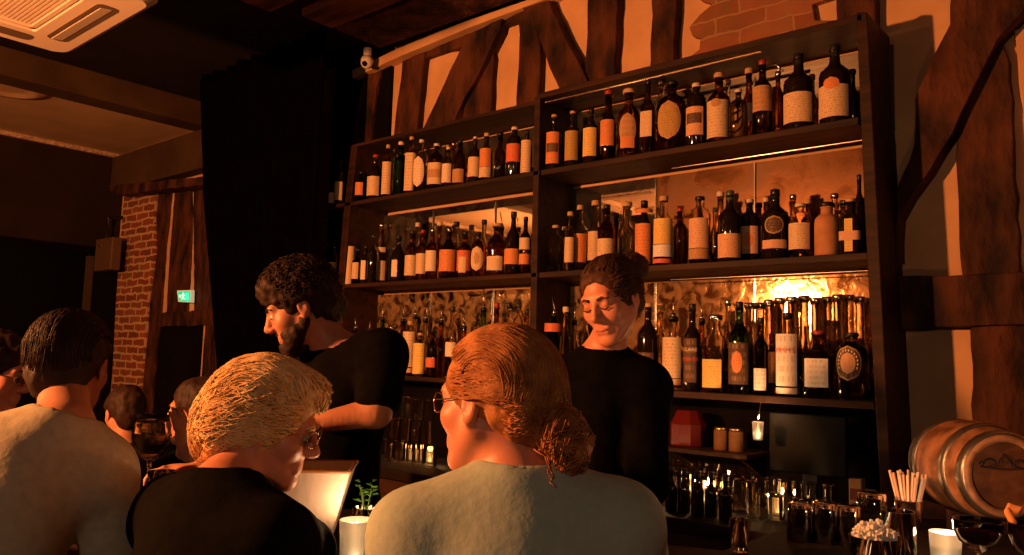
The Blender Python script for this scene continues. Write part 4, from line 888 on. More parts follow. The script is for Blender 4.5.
# unseen tea lights, added on the back counter to brighten the glasses
def added_tealight(p, lab, power):
    o = tumbler_mb(.028, .060, True, 18, .002, .006, .9).build('added_tea_light', MATS['frosted_glass'], None, True); place(o, p)
    MB().lathe([(.001, .008), (.022, .008), (.023, .03), (.001, .028)], 14).build('wax', WAX, o, True); MB().lathe([(.001, .029), (.004, .036), (.003, .05), (.0005, .058)], 8).build('flame', FLAME, o, True)
    tag(o, lab, 'candle'); lamp_light('candle_glow', (p[0], p[1], p[2]+.075), power, (1.0, .50, .20), .015)
added_tealight((stack[0]-.06, stack[1]+.07, ZC_), 'small added tea light behind the left end of the stacked tumblers', 2.)
added_tealight((stack[0]+.06, stack[1]+.08, ZC_), 'small added tea light behind the middle of the stacked tumblers', 2.)
p = on_z(447, 480, ZCOUNTER); added_tealight((p[0]+.02, p[1]+.06, ZC_), 'small added tea light on the back counter right of the stacked tumblers', 3.)
p = on_y(712, 480, 3.11); added_tealight((p[0], 3.11, ZC_), 'small added tea light between the upturned highballs and the coupes', 2.5)
p = on_y(778, 480, 3.08); added_tealight((p[0], 3.08, ZC_), 'small added tea light behind the upturned rocks glasses', 2.)
# lantern hanging on a wire from the lower shelf
p = on_y(758, 440, 3.24); ln = empty('hanging_lantern', (p[0], 3.24, Z3-.03)); lz = p[2]
part(MB().tube([(p[0], 3.24, lz+.075), (p[0], 3.27, Z3-.03), (p[0], 3.33, Z3-.03)], .002).build('wire', STEEL), ln)
jar = tumbler_mb(.024, .075, True, 18, .002, .006, .8).build('glass_cup', MATS['frosted_glass'], None, True); jar.location = (p[0], 3.24, lz); part(jar, ln)
jar.matrix_parent_inverse = Matrix.Translation(ln.location).inverted()
part(MB().lathe([(.001, .008), (.017, .008), (.019, .034), (.001, .03)], 14, (p[0], 3.24, lz)).build('wax', WAX, None, True), ln); part(MB().lathe([(.001, .03), (.004, .038), (.003, .054), (.0005, .062)], 8, (p[0], 3.24, lz)).build('flame', FLAME, None, True), ln)
tag(ln, 'tiny lit lantern hanging on a wire below the lower right shelf', 'lantern'); lamp_light('candle_glow', (p[0], 3.24, lz+.10), 1.6, (1.0, .50, .20), .015)
p = on_z(652, 500, ZCOUNTER); added_tealight((p[0], max(2.76, p[1]-.06), ZC_), 'small added tea light on the back counter left of the bitters bottles', 3.)  # one more unseen tea light, added to brighten the counter
# ================================================================== people
class Field:
    """smooth union of simple volumes sampled on a graded grid, then meshed as one skin"""
    def __init__(s, axes): s.ax = axes; s.D = np.full([len(a) for a in axes], .5, np.float32)
    def _sub(s, lo, hi):
        sl = []
        for a, l, h in zip(s.ax, lo, hi):
            i0 = max(0, np.searchsorted(a, l)-1); i1 = min(len(a), np.searchsorted(a, h)+1); sl.append(slice(i0, max(i0+1, i1)))
        P = [s.ax[0][sl[0]][:, None, None], s.ax[1][sl[1]][None, :, None], s.ax[2][sl[2]][None, None, :]]
        return tuple(sl), P
    def _mix(s, sl, d, k, sub):
        D = s.D[sl]
        if sub:
            h = np.clip(.5-.5*(D+d)/k, 0, 1); s.D[sl] = D+(-d-D)*h+k*h*(1-h)
        else:
            h = np.clip(.5+.5*(D-d)/k, 0, 1); s.D[sl] = D+(d-D)*h-k*h*(1-h)
    def rc(s, a, b, ra, rb, k=.015, sub=False):
        a = np.array(a, float); b = np.array(b, float); mg = max(ra, rb)+k+.02
        sl, P = s._sub(np.minimum(a, b)-mg, np.maximum(a, b)+mg); ba = b-a; L2 = ba@ba+1e-12
        q = [P[i]-a[i] for i in range(3)]; h = np.clip((q[0]*ba[0]+q[1]*ba[1]+q[2]*ba[2])/L2, 0, 1)
        d = np.sqrt(sum((q[i]-h*ba[i])**2 for i in range(3)))-(ra+(rb-ra)*h); s._mix(sl, d, k, sub); return s
    def el(s, c, r, R=None, k=.015, sub=False):
        c = np.array(c, float); r = np.array(r, float); R = np.eye(3) if R is None else R; mg = r.max()+k+.02
        sl, P = s._sub(c-mg, c+mg); p = [P[i]-c[i] for i in range(3)]
        q = [p[0]*R[0, j]+p[1]*R[1, j]+p[2]*R[2, j] for j in range(3)]
        k0 = np.sqrt(sum((q[j]/r[j])**2 for j in range(3)))+1e-9; k1 = np.sqrt(sum((q[j]/r[j]**2)**2 for j in range(3)))+1e-9
        s._mix(sl, k0*(k0-1)/k1, k, sub); return s
    def cut(s, p, n):
        """remove the half space beyond p along n"""
        P = [s.ax[0][:, None, None], s.ax[1][None, :, None], s.ax[2][None, None, :]]
        s.D = np.maximum(s.D, sum((P[i]-p[i])*n[i] for i in range(3)).astype(np.float32)); return s
    def mesh(s):
        D = s.D; I = D < 0; nx, ny, nz = D.shape
        c = np.zeros((nx-1, ny-1, nz-1), np.int8)
        for i in (0, 1):
            for j in (0, 1):
                for k in (0, 1): c += I[i:nx-1+i, j:ny-1+j, k:nz-1+k]
        cells = np.argwhere((c > 0) & (c < 8)); idx = -np.ones(c.shape, np.int64); idx[tuple(cells.T)] = np.arange(len(cells))
        S = np.zeros((len(cells), 3)); n = np.zeros(len(cells))
        A = s.ax
        for ax_ in range(3):
            o1, o2 = [a for a in range(3) if a != ax_]
            for u in (0, 1):
                for v in (0, 1):
                    a = cells.copy(); a[:, o1] += u; a[:, o2] += v; b = a.copy(); b[:, ax_] += 1
                    da = D[tuple(a.T)].astype(float); db = D[tuple(b.T)].astype(float); m_ = (da < 0) != (db < 0)
                    t = np.where(m_, da/(da-db+1e-12), 0)
                    for q in range(3):
                        va = A[q][a[:, q]]; vb = A[q][b[:, q]]; S[:, q] += np.where(m_, va+(vb-va)*t, 0)
                    n += m_
        V = S/n[:, None]; F = []
        for ax_ in range(3):
            o1, o2 = (ax_+1) % 3, (ax_+2) % 3
            sa = [slice(None)]*3; sb = [slice(None)]*3; sa[ax_] = slice(0, -1); sb[ax_] = slice(1, None)
            e = np.argwhere(I[tuple(sa)] != I[tuple(sb)]); e = e[(e[:, o1] > 0) & (e[:, o2] > 0) & (e[:, o1] < D.shape[o1]-1) & (e[:, o2] < D.shape[o2]-1)]
            if not len(e): continue
            flip = I[tuple(e.T)]
            q = []
            for u, v in ((1, 1), (0, 1), (0, 0), (1, 0)):
                w_ = e.copy(); w_[:, o1] -= u; w_[:, o2] -= v; q.append(idx[tuple(w_.T)])
            q = np.stack(q, 1); q[~flip] = q[~flip][:, ::-1]; F.append(q)
        F = np.concatenate(F); F = F[(F >= 0).all(1)]
        return V, F
def relax(V, F, it=2, lam=.5):
    e = np.concatenate([F[:, [0, 1]], F[:, [1, 2]], F[:, [2, 3]], F[:, [3, 0]]]); 
    for _ in range(it):
        A = np.zeros_like(V); n = np.zeros(len(V))
        for i, j in ((0, 1), (1, 0)):
            np.add.at(A, e[:, i], V[e[:, j]]); np.add.at(n, e[:, i], 1)
        V = V+lam*(A/np.maximum(n, 1)[:, None]-V)
    return V
def npmesh(name, V, F, mat, parent=None):
    me = bpy.data.meshes.new(name); me.vertices.add(len(V)); me.vertices.foreach_set('co', V.astype(np.float32).ravel())
    me.loops.add(F.size); me.loops.foreach_set('vertex_index', F.astype(np.int32).ravel()); me.polygons.add(len(F))
    me.polygons.foreach_set('loop_start', np.arange(0, F.size, 4, dtype=np.int32)); me.update(calc_edges=True)
    me.polygons.foreach_set('use_smooth', np.ones(len(F), bool)); me.materials.append(mat); me.validate()
    o = bpy.data.objects.new(name, me); COL.objects.link(o)
    if parent: o.parent = parent
    return o
def graded(lo, hi, fine, f, c):
    """axis with step f inside the fine intervals and c elsewhere"""
    out = [lo]
    while out[-1] < hi:
        x = out[-1]; st = c
        for a, b in fine:
            if a-c <= x <= b: st = f
        out.append(x+st)
    return np.array(out)
def basis(fwd, up=UP, roll=0.):
    f = np.array(fwd, float); f /= np.linalg.norm(f); r = np.cross(f, up); r /= np.linalg.norm(r); u = np.cross(r, f)
    if roll: r, u = r*math.cos(roll)+u*math.sin(roll), u*math.cos(roll)-r*math.sin(roll)
    return np.stack([r, f, u], 1)                # columns: the person's right, forward, up
def head_dir(right, away, pitch):
    h = IMR*right+IMF*away; h /= np.linalg.norm(h); return h*math.cos(math.radians(pitch))+UP*math.sin(math.radians(pitch))
def add_head(fl, c, R, s=1., neck_to=None, brow=0.):
    W = lambda x, y, z: c+R@(np.array([x, y, z])*s)
    E_ = lambda x, y, z, r, k=.014, sub=False: fl.el(W(x, y, z), np.array(r)*s, R, k*s, sub)
    C_ = lambda a, b, ra, rb, k=.012, sub=False: fl.rc(W(*a), W(*b), ra*s, rb*s, k*s, sub)
    E_(0, -.018, .032, (.074, .094, .082)); E_(0, .030, -.030, (.056, .058, .078), .03)
    for q in (-1, 1):
        C_((q*.052, .0, -.045), (q*.016, .062, -.098), .020, .018, .025); E_(q*.040, .052, -.022, (.024, .028, .026), .02)
    E_(0, .066, -.101, (.020, .018, .016), .02); C_((-.034, .072, .024), (.034, .072, .024), .015, .015, .014)
    C_((0, .084, .014), (0, .104, -.026), .008, .0115, .008); C_((0, .104, -.026), (0, .098, -.034), .011, .009, .006)
    for q in (-1, 1):
        E_(q*.012, .094, -.032, (.0085, .010, .0075), .005); E_(q*.031, .094, .006, (.015, .014, .011), .010, True)
        E_(q*.031, .074, .005, (.0135, .0125, .0115), .003)                     # eyeball under its lids
        E_(q*.076, -.008, -.004, (.008, .019, .031), .006); E_(q*.084, -.004, -.002, (.006, .009, .016), .005, True); E_(q*.074, -.002, -.030, (.007, .009, .010), .006)
    C_((-.019, .080, -.060), (.019, .080, -.060), .007, .007, .006); C_((-.016, .080, -.072), (.016, .080, -.072), .0085, .0085, .006)
    C_((-.022, .092, -.066), (.022, .092, -.066), .0022, .0022, .003, True)
    if neck_to is not None:
        fl.rc(W(0, -.028, -.045), neck_to, .050*s, .056*s, .03*s)
    return W
def add_hand(fl, w0, dirn, palm_n, s=1., curl=.5, side=1):
    """palm, four unequal bent fingers and a thumb from the palm's side"""
    d = np.array(dirn, float); d /= np.linalg.norm(d); n = np.array(palm_n, float); n -= d*(n@d); n /= np.linalg.norm(n); a = np.cross(d, n)*side
    pc = w0+d*.05*s; fl.el(pc, np.array([.036, .050, .015])*s, np.stack([a, d, n], 1), .012)
    for k, (off, L_) in enumerate(((-.028, .060), (-.009, .074), (.010, .078), (.028, .070))):
        b = w0+d*.088*s+a*off*s; 
        for j in range(3):
            ang = curl*(.35+.75*j); e = d*math.cos(ang)+n*math.sin(ang); q = b+e*L_*s*(.45, .32, .26)[j]; r = (.0092, .0084, .0076)[j]*s
            fl.rc(b, q, r, r*.94, .003); b = q
    b = w0+d*.030*s+a*.032*s; e = d*.55+a*.8+n*.25; e /= np.linalg.norm(e); q = b+e*.034*s; fl.rc(b, q, .0125*s, .0105*s, .008)
    e = d*.85+a*.25+n*.45; e /= np.linalg.norm(e); fl.rc(q, q+e*.030*s, .0105*s, .0085*s, .004)
def torso_prims(fl, J, g=0., k=.04, arms=True, sleeves='long'):
    """chest, belly, shoulders (g: how far the cloth stands off the skin)"""
    N, S0, S1, Pv = J['neck'], J['sl'], J['sr'], J['pelvis']; lat = S1-S0; wl_ = np.linalg.norm(lat); lat = lat/wl_
    upv = N-Pv; upv /= np.linalg.norm(upv); f = np.cross(upv, lat); f /= np.linalg.norm(f); lat2 = np.cross(f, upv)
    Rb_ = np.stack([lat2, f, upv], 1); sh = (S0+S1)/2; bw = J.get('build', 1.)
    C = sh*.72+Pv*.28; fl.el(C, (wl_*.43*bw+g, .115*bw+g, .21+g), Rb_, k); C2 = sh*.30+Pv*.70; fl.el(C2, (wl_*.37*bw+g, .115*bw+g, .19+g), Rb_, k)
    fl.el(Pv, (.165*bw+g, .12*bw+g, .13+g), Rb_, k); b = sh-upv*.015
    fl.rc(b+(S0-b)*.80-upv*.02, b+(S1-b)*.80-upv*.02, .070+g, .070+g, k)
    for S_ in (S0, S1): fl.rc(N-upv*.015, S_-upv*.01, .046+g, .052+g, k)
    return Rb_
def arm_prims(fl, S_, E1, W1, g=0., upto=1., k=.02):
    fl.rc(S_, E1, .052+g, .043+g, k); e = E1+(W1-E1)*upto; fl.rc(E1, e, .042+g, .042+(.028-.042)*upto+g, k)
def wrinkle(V, F, amp, freq, seed):
    n = vnormals(V, F); d = np.array([noise.noise(Vector((v[0]*freq+seed, v[1]*freq, v[2]*freq*.6)))+.5*noise.noise(Vector((v[0]*freq*2.3, v[1]*freq*2.3+seed, v[2]*freq*1.5))) for v in V])
    return V+n*(amp*d)[:, None]
def vnormals(V, F):
    fn = np.cross(V[F[:, 2]]-V[F[:, 0]], V[F[:, 3]]-V[F[:, 1]]); n = np.zeros_like(V)
    for i in range(4): np.add.at(n, F[:, i], fn)
    return n/(np.linalg.norm(n, axis=1)[:, None]+1e-12)
def strands(name, mat, parent, paths, r, sides=4):
    mb = MB()
    for p in paths: mb.tube(p, r*1.0, sides, r*.45)
    return mb.build(name, mat, parent, True)
def skin_mat(name, c1, c2):
    mt = noisy(name, c1, c2, 18, (1, 1, 1), .48, .06, 5, .4); b = mt.node_tree.nodes['Principled BSDF']
    b.inputs['Subsurface Weight'].default_value = .12; b.inputs['Subsurface Radius'].default_value = (.012, .004, .002); return mt
SKIN = skin_mat('skin_fair', (.55, .20, .112), (.63, .25, .145)); SKIN2 = skin_mat('skin_warm', (.42, .175, .10), (.50, .22, .13))
def hair_mat(name, c1, c2, scale=30): return noisy(name, c1, c2, scale, (1, 1, 1), .62, .5, 6, .22, .3, .7)
H_BLOND = hair_mat('blond_hair', (.60, .34, .12), (.92, .66, .33)); H_AUBURN = hair_mat('auburn_hair', (.20, .062, .017), (.50, .205, .062)); H_DARK = hair_mat('dark_hair', (.012, .005, .003), (.035, .014, .007)); H_BROWN = hair_mat('brown_hair', (.035, .013, .006), (.09, .035, .015))
C_BLACK = noisy('black_cotton', (.003, .0025, .0025), (.005, .004, .0035), 30, (1, 1, 1), .95, .2, 4, .03); C_SAGE = noisy('sage_cotton', (.34, .43, .37), (.38, .47, .40), 60, (1, 1, 1), .9, .15, 4, .15)
C_GREY = noisy('stone_cotton', (.40, .36, .25), (.47, .42, .30), 60, (1, 1, 1), .85, .15, 4, .2); C_DENIM = noisy('dark_denim', (.012, .013, .018), (.022, .022, .03), 60, (1, 1, 1), .9, .2, 4, .1)
C_WHITE = noisy('white_cotton', (.60, .56, .50), (.70, .66, .6), 60, (1, 1, 1), .9, .1, 4, .1); EYE_W = plain('eye_white', (.72, .66, .58), .2); EYE_D = plain('eye_dark', (.02, .012, .008), .1); WIRE = plain('spectacle_wire', (.35, .25, .16), .25, .9); LENS = plain('spectacle_lens', (.96, .95, .92), .02, trans=1., ior=1.02)
def person(label, hc, Rh, J, skin, top_mat, top_name, sleeves=1., fine=.0042, hs=1., extra=None, eyes=True, legs=True, hands=('l', 'r'), wr=(.006, 9.), group=None, trouser=C_DENIM):
    pts = [hc+.16, hc-.16, J['pelvis'], J['sl'], J['sr'], J['el'], J['er'], J['wl'], J['wr']]
    lo = np.min(pts, 0)-.24; hi = np.max(pts, 0)+.24; lo[2] = -.02 if legs else J['pelvis'][2]-.2
    if legs:
        for q in ('kl', 'kr', 'al', 'ar'): lo[:2] = np.minimum(lo[:2], J[q][:2]-.16); hi[:2] = np.maximum(hi[:2], J[q][:2]+.30)
    fi = [[(hc[i]-.135*hs, hc[i]+.135*hs)] for i in range(3)]
    for q in J.get('finehands', ''):
        h = J['w'+q]+J['d'+q]*.07
        for i in range(3): fi[i].append((h[i]-.10, h[i]+.10))
    axs = [graded(lo[i], hi[i], fi[i], fine, .012) for i in range(3)]
    fl = Field(axs); Rb_ = torso_prims(fl, J); W = add_head(fl, hc, Rh, hs, J['neck']); f = Rb_[:, 1]
    for q in 'lr':
        arm_prims(fl, J['s'+q], J['e'+q], J['w'+q]); add_hand(fl, J['w'+q], J.get('d'+q, J['w'+q]-J['e'+q]), J.get('n'+q, -UP+f*.2), 1., J.get('curl', .5), -1 if q == 'l' else 1)
        if legs:
            hp_ = J['pelvis']+Rb_[:, 0]*(.085 if q == 'r' else -.085)-UP*.03; fl.rc(hp_, J['k'+q], .082, .056, .03); fl.rc(J['k'+q], J['a'+q], .054, .036, .02)
            fl.rc(J['a'+q]-UP*.03, J['a'+q]+J['foot']*.16-UP*.045, .036, .030, .02)
    V, F = fl.mesh(); V = relax(V, F, 1); root = npmesh('person', V, F, skin); tag(root, label, 'person', group)
    # clothes: the same body, a little larger, open at neck and cuffs
    axs2 = [graded(lo[i], hi[i], [], .01, .011) for i in range(3)]; fc = Field(axs2); torso_prims(fc, J, .014)
    for q in 'lr':
        if sleeves > .5: arm_prims(fc, J['s'+q], J['e'+q], J['w'+q], .013, (sleeves-.5)*2*.97)
        else: fc.rc(J['s'+q], J['s'+q]+(J['e'+q]-J['s'+q])*sleeves*2, .068, .064, .02)
    upv = Rb_[:, 2]; fc.rc(J['neck']+upv*.05, J['neck']+upv*.10, .060, .075, .008, True)
    fc.cut(J['pelvis']-upv*.06, -upv); V, F = fc.mesh(); V = relax(V, F, 2); V = wrinkle(V, F, wr[0], wr[1], hc[0]*7)
    sh = npmesh(top_name, V, F, top_mat, root)
    if legs:
        ft = Field(axs2); ft.el(J['pelvis']-upv*.03, (.178*J.get('build', 1.), .132*J.get('build', 1.), .11), Rb_, .03)
        for q in 'lr':
            hp_ = J['pelvis']+Rb_[:, 0]*(.085 if q == 'r' else -.085)-UP*.03; ft.rc(hp_, J['k'+q], .094, .068, .03); ft.rc(J['k'+q], J['a'+q], .066, .055, .02)
        ft.cut(J['al']+UP*.02, -UP); V, F = ft.mesh(); V = relax(V, F, 2); npmesh('trousers', V, F, trouser, root)
        for q in 'lr':
            fs = Field([graded(min(J['a'+q][i], (J['a'+q]+J['foot']*.2)[i])-.09, max(J['a'+q][i], (J['a'+q]+J['foot']*.2)[i])+.09, [], .009, .009) for i in range(3)])
            fs.rc(J['a'+q]+UP*.01, J['a'+q]-UP*.02, .045, .046, .01); fs.rc(J['a'+q]-UP*.028, J['a'+q]+J['foot']*.17-UP*.040, .042, .038, .02); fs.cut(np.array([0, 0, .002]), -UP)
            V, F = fs.mesh(); npmesh('shoe', V, F, plain('shoe_black', (.012, .01, .009), .4), root)
    if eyes:
        for q in (-1, 1):
            e = MB().sphere(W(q*.031, .0765, .003), .0115*hs, 12, 8).build('eye', EYE_W, root, True); MB().sphere(W(q*.031, .0825, .000), .0062*hs, 10, 6).build('iris', EYE_D, e, True)
    return root, W, fl, Rb_
def brows(W, root, mat, drop=0.):
    for q in (-1, 1): MB().tube([W(q*.014, .0885, .022-drop), W(q*.030, .0885, .028-drop), W(q*.047, .078, .021-drop)], .0042, 6, .0026).build('eyebrow', mat, root, True)
def hair_shell(name, mat, root, W, hc, hs, prims, cuts, step=.006, amp=.006, freq=28., rl=1, grow=.20):
    axs = [graded(hc[i]-grow*hs, hc[i]+grow*hs, [], step, step) for i in range(3)]; fh = Field(axs)
    o_el, o_rc = fh.el, fh.rc
    fh.el = lambda c, r, *a: o_el(c, np.array(r)*hs, *a); fh.rc = lambda a, b, ra, rb, *c: o_rc(a, b, ra*hs, rb*hs, *c)
    prims(fh); cuts(fh); V, F = fh.mesh(); V = relax(V, F, rl); V = wrinkle(V, F, amp, freq, 3.1); o = npmesh(name, V, F, mat, root); SHELL[o.name] = fh; return o
SHELL = {}
def snap(hair, paths, off=.004, loose=.004, reach=.012):
    """lay the locks on the hair's surface"""
    fh = SHELL[hair.name]; ax = fh.ax; out = []
    P = np.array(paths); rn = np.random.RandomState(3); tgt = off+loose*rn.rand(P.shape[0])[:, None]
    def samp(Q):
        ii = []; ff = []
        for q in range(3):
            u = (Q[..., q]-ax[q][0])/(ax[q][1]-ax[q][0]); u = np.clip(u, 1, len(ax[q])-3); i = u.astype(int); ii.append(i); ff.append(u-i)
        v = 0
        for a in (0, 1):
            for b in (0, 1):
                for c in (0, 1): v = v+fh.D[ii[0]+a, ii[1]+b, ii[2]+c]*(ff[0] if a else 1-ff[0])*(ff[1] if b else 1-ff[1])*(ff[2] if c else 1-ff[2])
        return v
    for _ in range(5):
        d = samp(P); e = .004; g = np.stack([samp(P+np.eye(3)[q]*e)-samp(P-np.eye(3)[q]*e) for q in range(3)], -1); g /= np.linalg.norm(g, axis=-1)[..., None]+1e-9
        st = np.where(d < tgt, tgt-d, np.where(d > reach, tgt-d, 0)); P = P+g*np.clip(st, -.03, .03)[..., None]
    return [list(p) for p in P]
def specs(W, root, bridge_only=False):
    g = MB()
    for q in (-1, 1):
        c = [W(q*.033+.023*math.cos(a)*1.0, .101-.012*abs(math.cos(a))*(1 if q*math.cos(a) > 0 else -.2), .002+.018*math.sin(a)) for a in np.linspace(0, 2*math.pi, 21)]
        g.tube(c, .0011, 6); g.tube([W(q*.056, .088, .006), W(q*.072, .03, .008), W(q*.080, -.010, .008), W(q*.080, -.026, -.008)], .0012, 6)
    g.tube([W(-.010, .102, .006), W(0, .106, .009), W(.010, .102, .006)], .0011, 6); o = g.build('spectacles', WIRE, root, True)
    for q in (-1, 1):
        c = [W(q*.033+.022*math.cos(a), .1005-.012*abs(math.cos(a))*(1 if q*math.cos(a) > 0 else -.2), .002+.017*math.sin(a)) for a in np.linspace(0, 2*math.pi, 20, endpoint=False)]
        MB().prism(c, (W(0, .0012, 0)-W(0, 0, 0))).build('lens', LENS, o)
def swept(n, W, cen, rad_, phi0, phi1, wave, seed, xs=(-.95, .95), pts=12, lift=1.0, turns=3., jit=.03):
    """locks laid from the forehead over the crown and down the back"""
    rnd = random.Random(seed); out = []
    for k in range(n):
        x0 = rnd.uniform(*xs); a0 = math.radians(phi0+rnd.uniform(-14, 14)); a1 = math.radians(phi1+rnd.uniform(-25, 12)); ph = rnd.uniform(0, 6.28); am = wave*rnd.uniform(.5, 1.3); li = lift*(1+rnd.uniform(-jit, jit)); s_ = rnd.uniform(0, .5); path = []
        for i in range(pts):
            t = s_*.5+(1-s_*.5)*i/(pts-1); a = a0+(a1-a0)*t; xx = x0*(1-.12*t); c = math.sqrt(max(.02, 1-xx*xx))
            d = np.array([xx, c*math.cos(a), c*math.sin(a)]); wv = am*math.sin(turns*2*math.pi*t+ph); w2 = am*math.cos(turns*2*math.pi*t*1.1+ph*1.7)
            path.append(W(cen[0]+rad_[0]*d[0]*li+wv, cen[1]+rad_[1]*d[1]*(li+w2*3), cen[2]+rad_[2]*d[2]*(li+w2*3)))
        out.append(path)
    return out
def joints(neck, sl, sr, pelvis, el, er, wl, wr, fdir, **kw):
    J = dict(neck=neck, sl=sl, sr=sr, pelvis=pelvis, el=el, er=er, wl=wl, wr=wr, foot=np.array(fdir)*1., **kw)
    r = sr-sl; r[2] = 0; r /= np.linalg.norm(r); f = np.array(fdir, float); kz = pelvis[2]*.52+.02
    for q, sg in (('l', -1), ('r', 1)):
        k_ = pelvis+r*sg*.095+f*kw.get('knee', .10); k_[2] = kz; J['k'+q] = k_; a_ = pelvis+r*sg*.11+f*kw.get('ankle', .0); a_[2] = .085; J['a'+q] = a_
    return J
def fd(right, away): v = IMR*right+IMF*away; return v/np.linalg.norm(v)

def sidelocks(n, W, cen, rad_, th0, th1, z0, z1, zend, wave, seed, pts=12, turns=2.4):
    """locks combed from the temples round the sides to the back"""
    rnd = random.Random(seed); out = []
    for k in range(n):
        sg = rnd.choice((-1, 1)); a0 = math.radians(th0+rnd.uniform(-14, 40)); a1 = math.radians(th1+rnd.uniform(-28, 8)); za = rnd.uniform(z0, z1); zb = za+(zend-za)*rnd.uniform(.35, .8); ph = rnd.uniform(0, 6.28); path = []
        for i in range(pts):
            t = i/(pts-1); a = a0+(a1-a0)*t; z = za+(zb-za)*t*t; c = math.sqrt(max(.03, 1-z*z)); wv = wave*math.sin(turns*6.283*t+ph)
            path.append(W(cen[0]+sg*rad_[0]*c*math.sin(a), cen[1]+rad_[1]*c*math.cos(a), cen[2]+rad_[2]*z+wv))
        out.append(path)
    return out
# ---- auburn-haired customer in the sage T-shirt, back to the viewer
hc = at(493, 404, 1.34); Rh = basis(head_dir(-.82, .57, -3), roll=math.radians(-3))
f = fd(-.12, 1); N = at(520, 474, 1.30)
J = joints(N, at(414, 530, 1.27), at(622, 523, 1.29), at(520, 760, 1.26), at(396, 640, 1.33), at(634, 640, 1.36), at(472, 600, 1.56), at(590, 600, 1.60), f, build=1.08)
J['pelvis'][2] = .80
for q in 'lr': J['e'+q][2] = ZBAR+.075; J['w'+q][2] = ZBAR+.055; J['d'+q] = f+IMR*(.3 if q == 'l' else -.3); J['n'+q] = -UP
root, W, fl, Rb_ = person('auburn-haired person with a low bun and sage green T-shirt, back turned, looking left', hc, Rh, J, SKIN, C_SAGE, 'shirt', .36, .0042, .95, wr=(.005, 6.))
brows(W, root, H_AUBURN); specs(W, root)
def pr(fh):
    fh.el(W(0, -.024, .038), (.088, .108, .096), Rh, .01); fh.el(W(0, -.075, -.005), (.070, .062, .070), Rh, .02); fh.el(W(.006, -.138, -.040), (.042, .038, .036), Rh, .006); fh.el(W(.028, -.150, -.068), (.034, .032, .032), Rh, .008); fh.el(W(.030, -.140, -.098), (.022, .020, .026), Rh, .010)
def cu(fh):
    fh.el(W(0, .10, -.045), (.085, .075, .088), Rh, .012, True); 
    for q in (-1, 1): fh.el(W(q*.090, .022, -.036), (.032, .052, .056), Rh, .010, True)
    fh.rc(W(0, -.03, -.11), W(0, -.05, -.2), .055, .06, .01, True)
hair = hair_shell('hair', H_AUBURN, root, W, hc, .95, pr, cu, .006, .007, 34.)
cen, rr_ = (0, -.024, .036), (.089, .110, .098)
ps = snap(hair, swept(800, W, cen, rr_, 42, 200, .005, 11, (-.98, .98), 13, 1.0, 2.2, .02))
ps += snap(hair, sidelocks(520, W, (0, -.03, .02), (.092, .112, .095), 66, 172, -.12, .75, -.75, .003, 12, 13), .002, .004, .02)
ps += snap(hair, sidelocks(260, W, (0, -.05, .02), (.085, .095, .095), 118, 172, -.72, -.05, -.7, .003, 14), .002, .003, .02)
rnd = random.Random(4); bun = []
for k in range(150):                                     # the bun's loops
    c0 = np.array([rnd.uniform(-.008, .014), -.138+rnd.uniform(-.008, .008), -.064+rnd.uniform(-.03, .012)]); r0 = rnd.uniform(.026, .041); a0 = rnd.uniform(0, 6.28); tl = rnd.uniform(-.7, .7); tb = rnd.uniform(0, 3.1)
    u1 = np.array([math.cos(tb), .35*math.sin(tb), math.sin(tl)*.4]); u1 /= np.linalg.norm(u1); u2 = np.cross(u1, [.2, 1, .3]); u2 /= np.linalg.norm(u2)
    bun.append([W(*(c0+r0*(u1*math.cos(a)+u2*math.sin(a)))) for a in np.linspace(a0, a0+3.6, 9)])
ps += snap(hair, bun, .001, .005, .012)
for k in range(14): 
    x0 = rnd.uniform(-.03, .05); ps.append([W(x0+.004*math.sin(i*1.3+k), -.125-.004*i*rnd.uniform(.3, 1), -.085-.008*i) for i in range(7)])
strands('hair_locks', H_AUBURN, hair, ps, .0016)

# ---- blond customer in black, in profile
hc = at(272, 427, 1.55); Rh = basis(head_dir(.99, .06, -15), roll=math.radians(2))
f = fd(.62, .78); N = at(222, 488, 1.46)
J = joints(N, at(152, 552, 1.60), at(300, 556, 1.36), at(196, 800, 1.40), at(130, 690, 1.62), at(335, 640, 1.42), at(240, 620, 1.78), at(380, 600, 1.66), f, build=1.05)
J['sl'] = N+(-fd(.78, -.62))*.18-UP*.065; J['sr'] = N+fd(.78, -.62)*.175-UP*.065; J['pelvis'] = N-fd(-.15, 1)*.20-UP*.46; J['el'] = J['sl']+f*.12-UP*.26; J['er'] = J['sr']+fd(.2, 1)*.10-UP*.24
for q in 'lr': J['w'+q] = J['e'+q]+(fd(-1.1, .6) if q == 'r' else fd(.1, 1))*.16; J['w'+q][2] = ZBAR+.055; J['d'+q] = f; J['n'+q] = -UP
for q in 'lr': J['e'+q][2] = max(J['e'+q][2], ZBAR+.065)
J = joints(N, J['sl'], J['sr'], J['pelvis'], J['el'], J['er'], J['wl'], J['wr'], f, build=1.0, dl=fd(0, 1), dr=fd(-1.2, .6), nl=-UP, nr=-UP)
root, W, fl, Rb_ = person('blond person with wavy swept-back hair in a black top, in profile facing right', hc, Rh, J, SKIN, C_BLACK, 'jumper', 1., .0042, .90, wr=(.006, 8.))
brows(W, root, H_BLOND); specs(W, root)
def pr(fh):
    fh.el(W(0, -.026, .044), (.092, .108, .098), Rh, .01); fh.el(W(0, -.080, .0), (.082, .074, .082), Rh, .03); fh.el(W(0, -.090, -.052), (.070, .052, .056), Rh, .03); fh.el(W(0, .050, .092), (.062, .044, .034), Rh, .02)
def cu(fh):
    fh.el(W(0, .118, -.035), (.085, .078, .100), Rh, .012, True)
    for q in (-1, 1): fh.el(W(q*.094, .018, -.040), (.034, .046, .056), Rh, .012, True)
    fh.rc(W(0, -.02, -.125), W(0, -.05, -.2), .055, .07, .01, True)
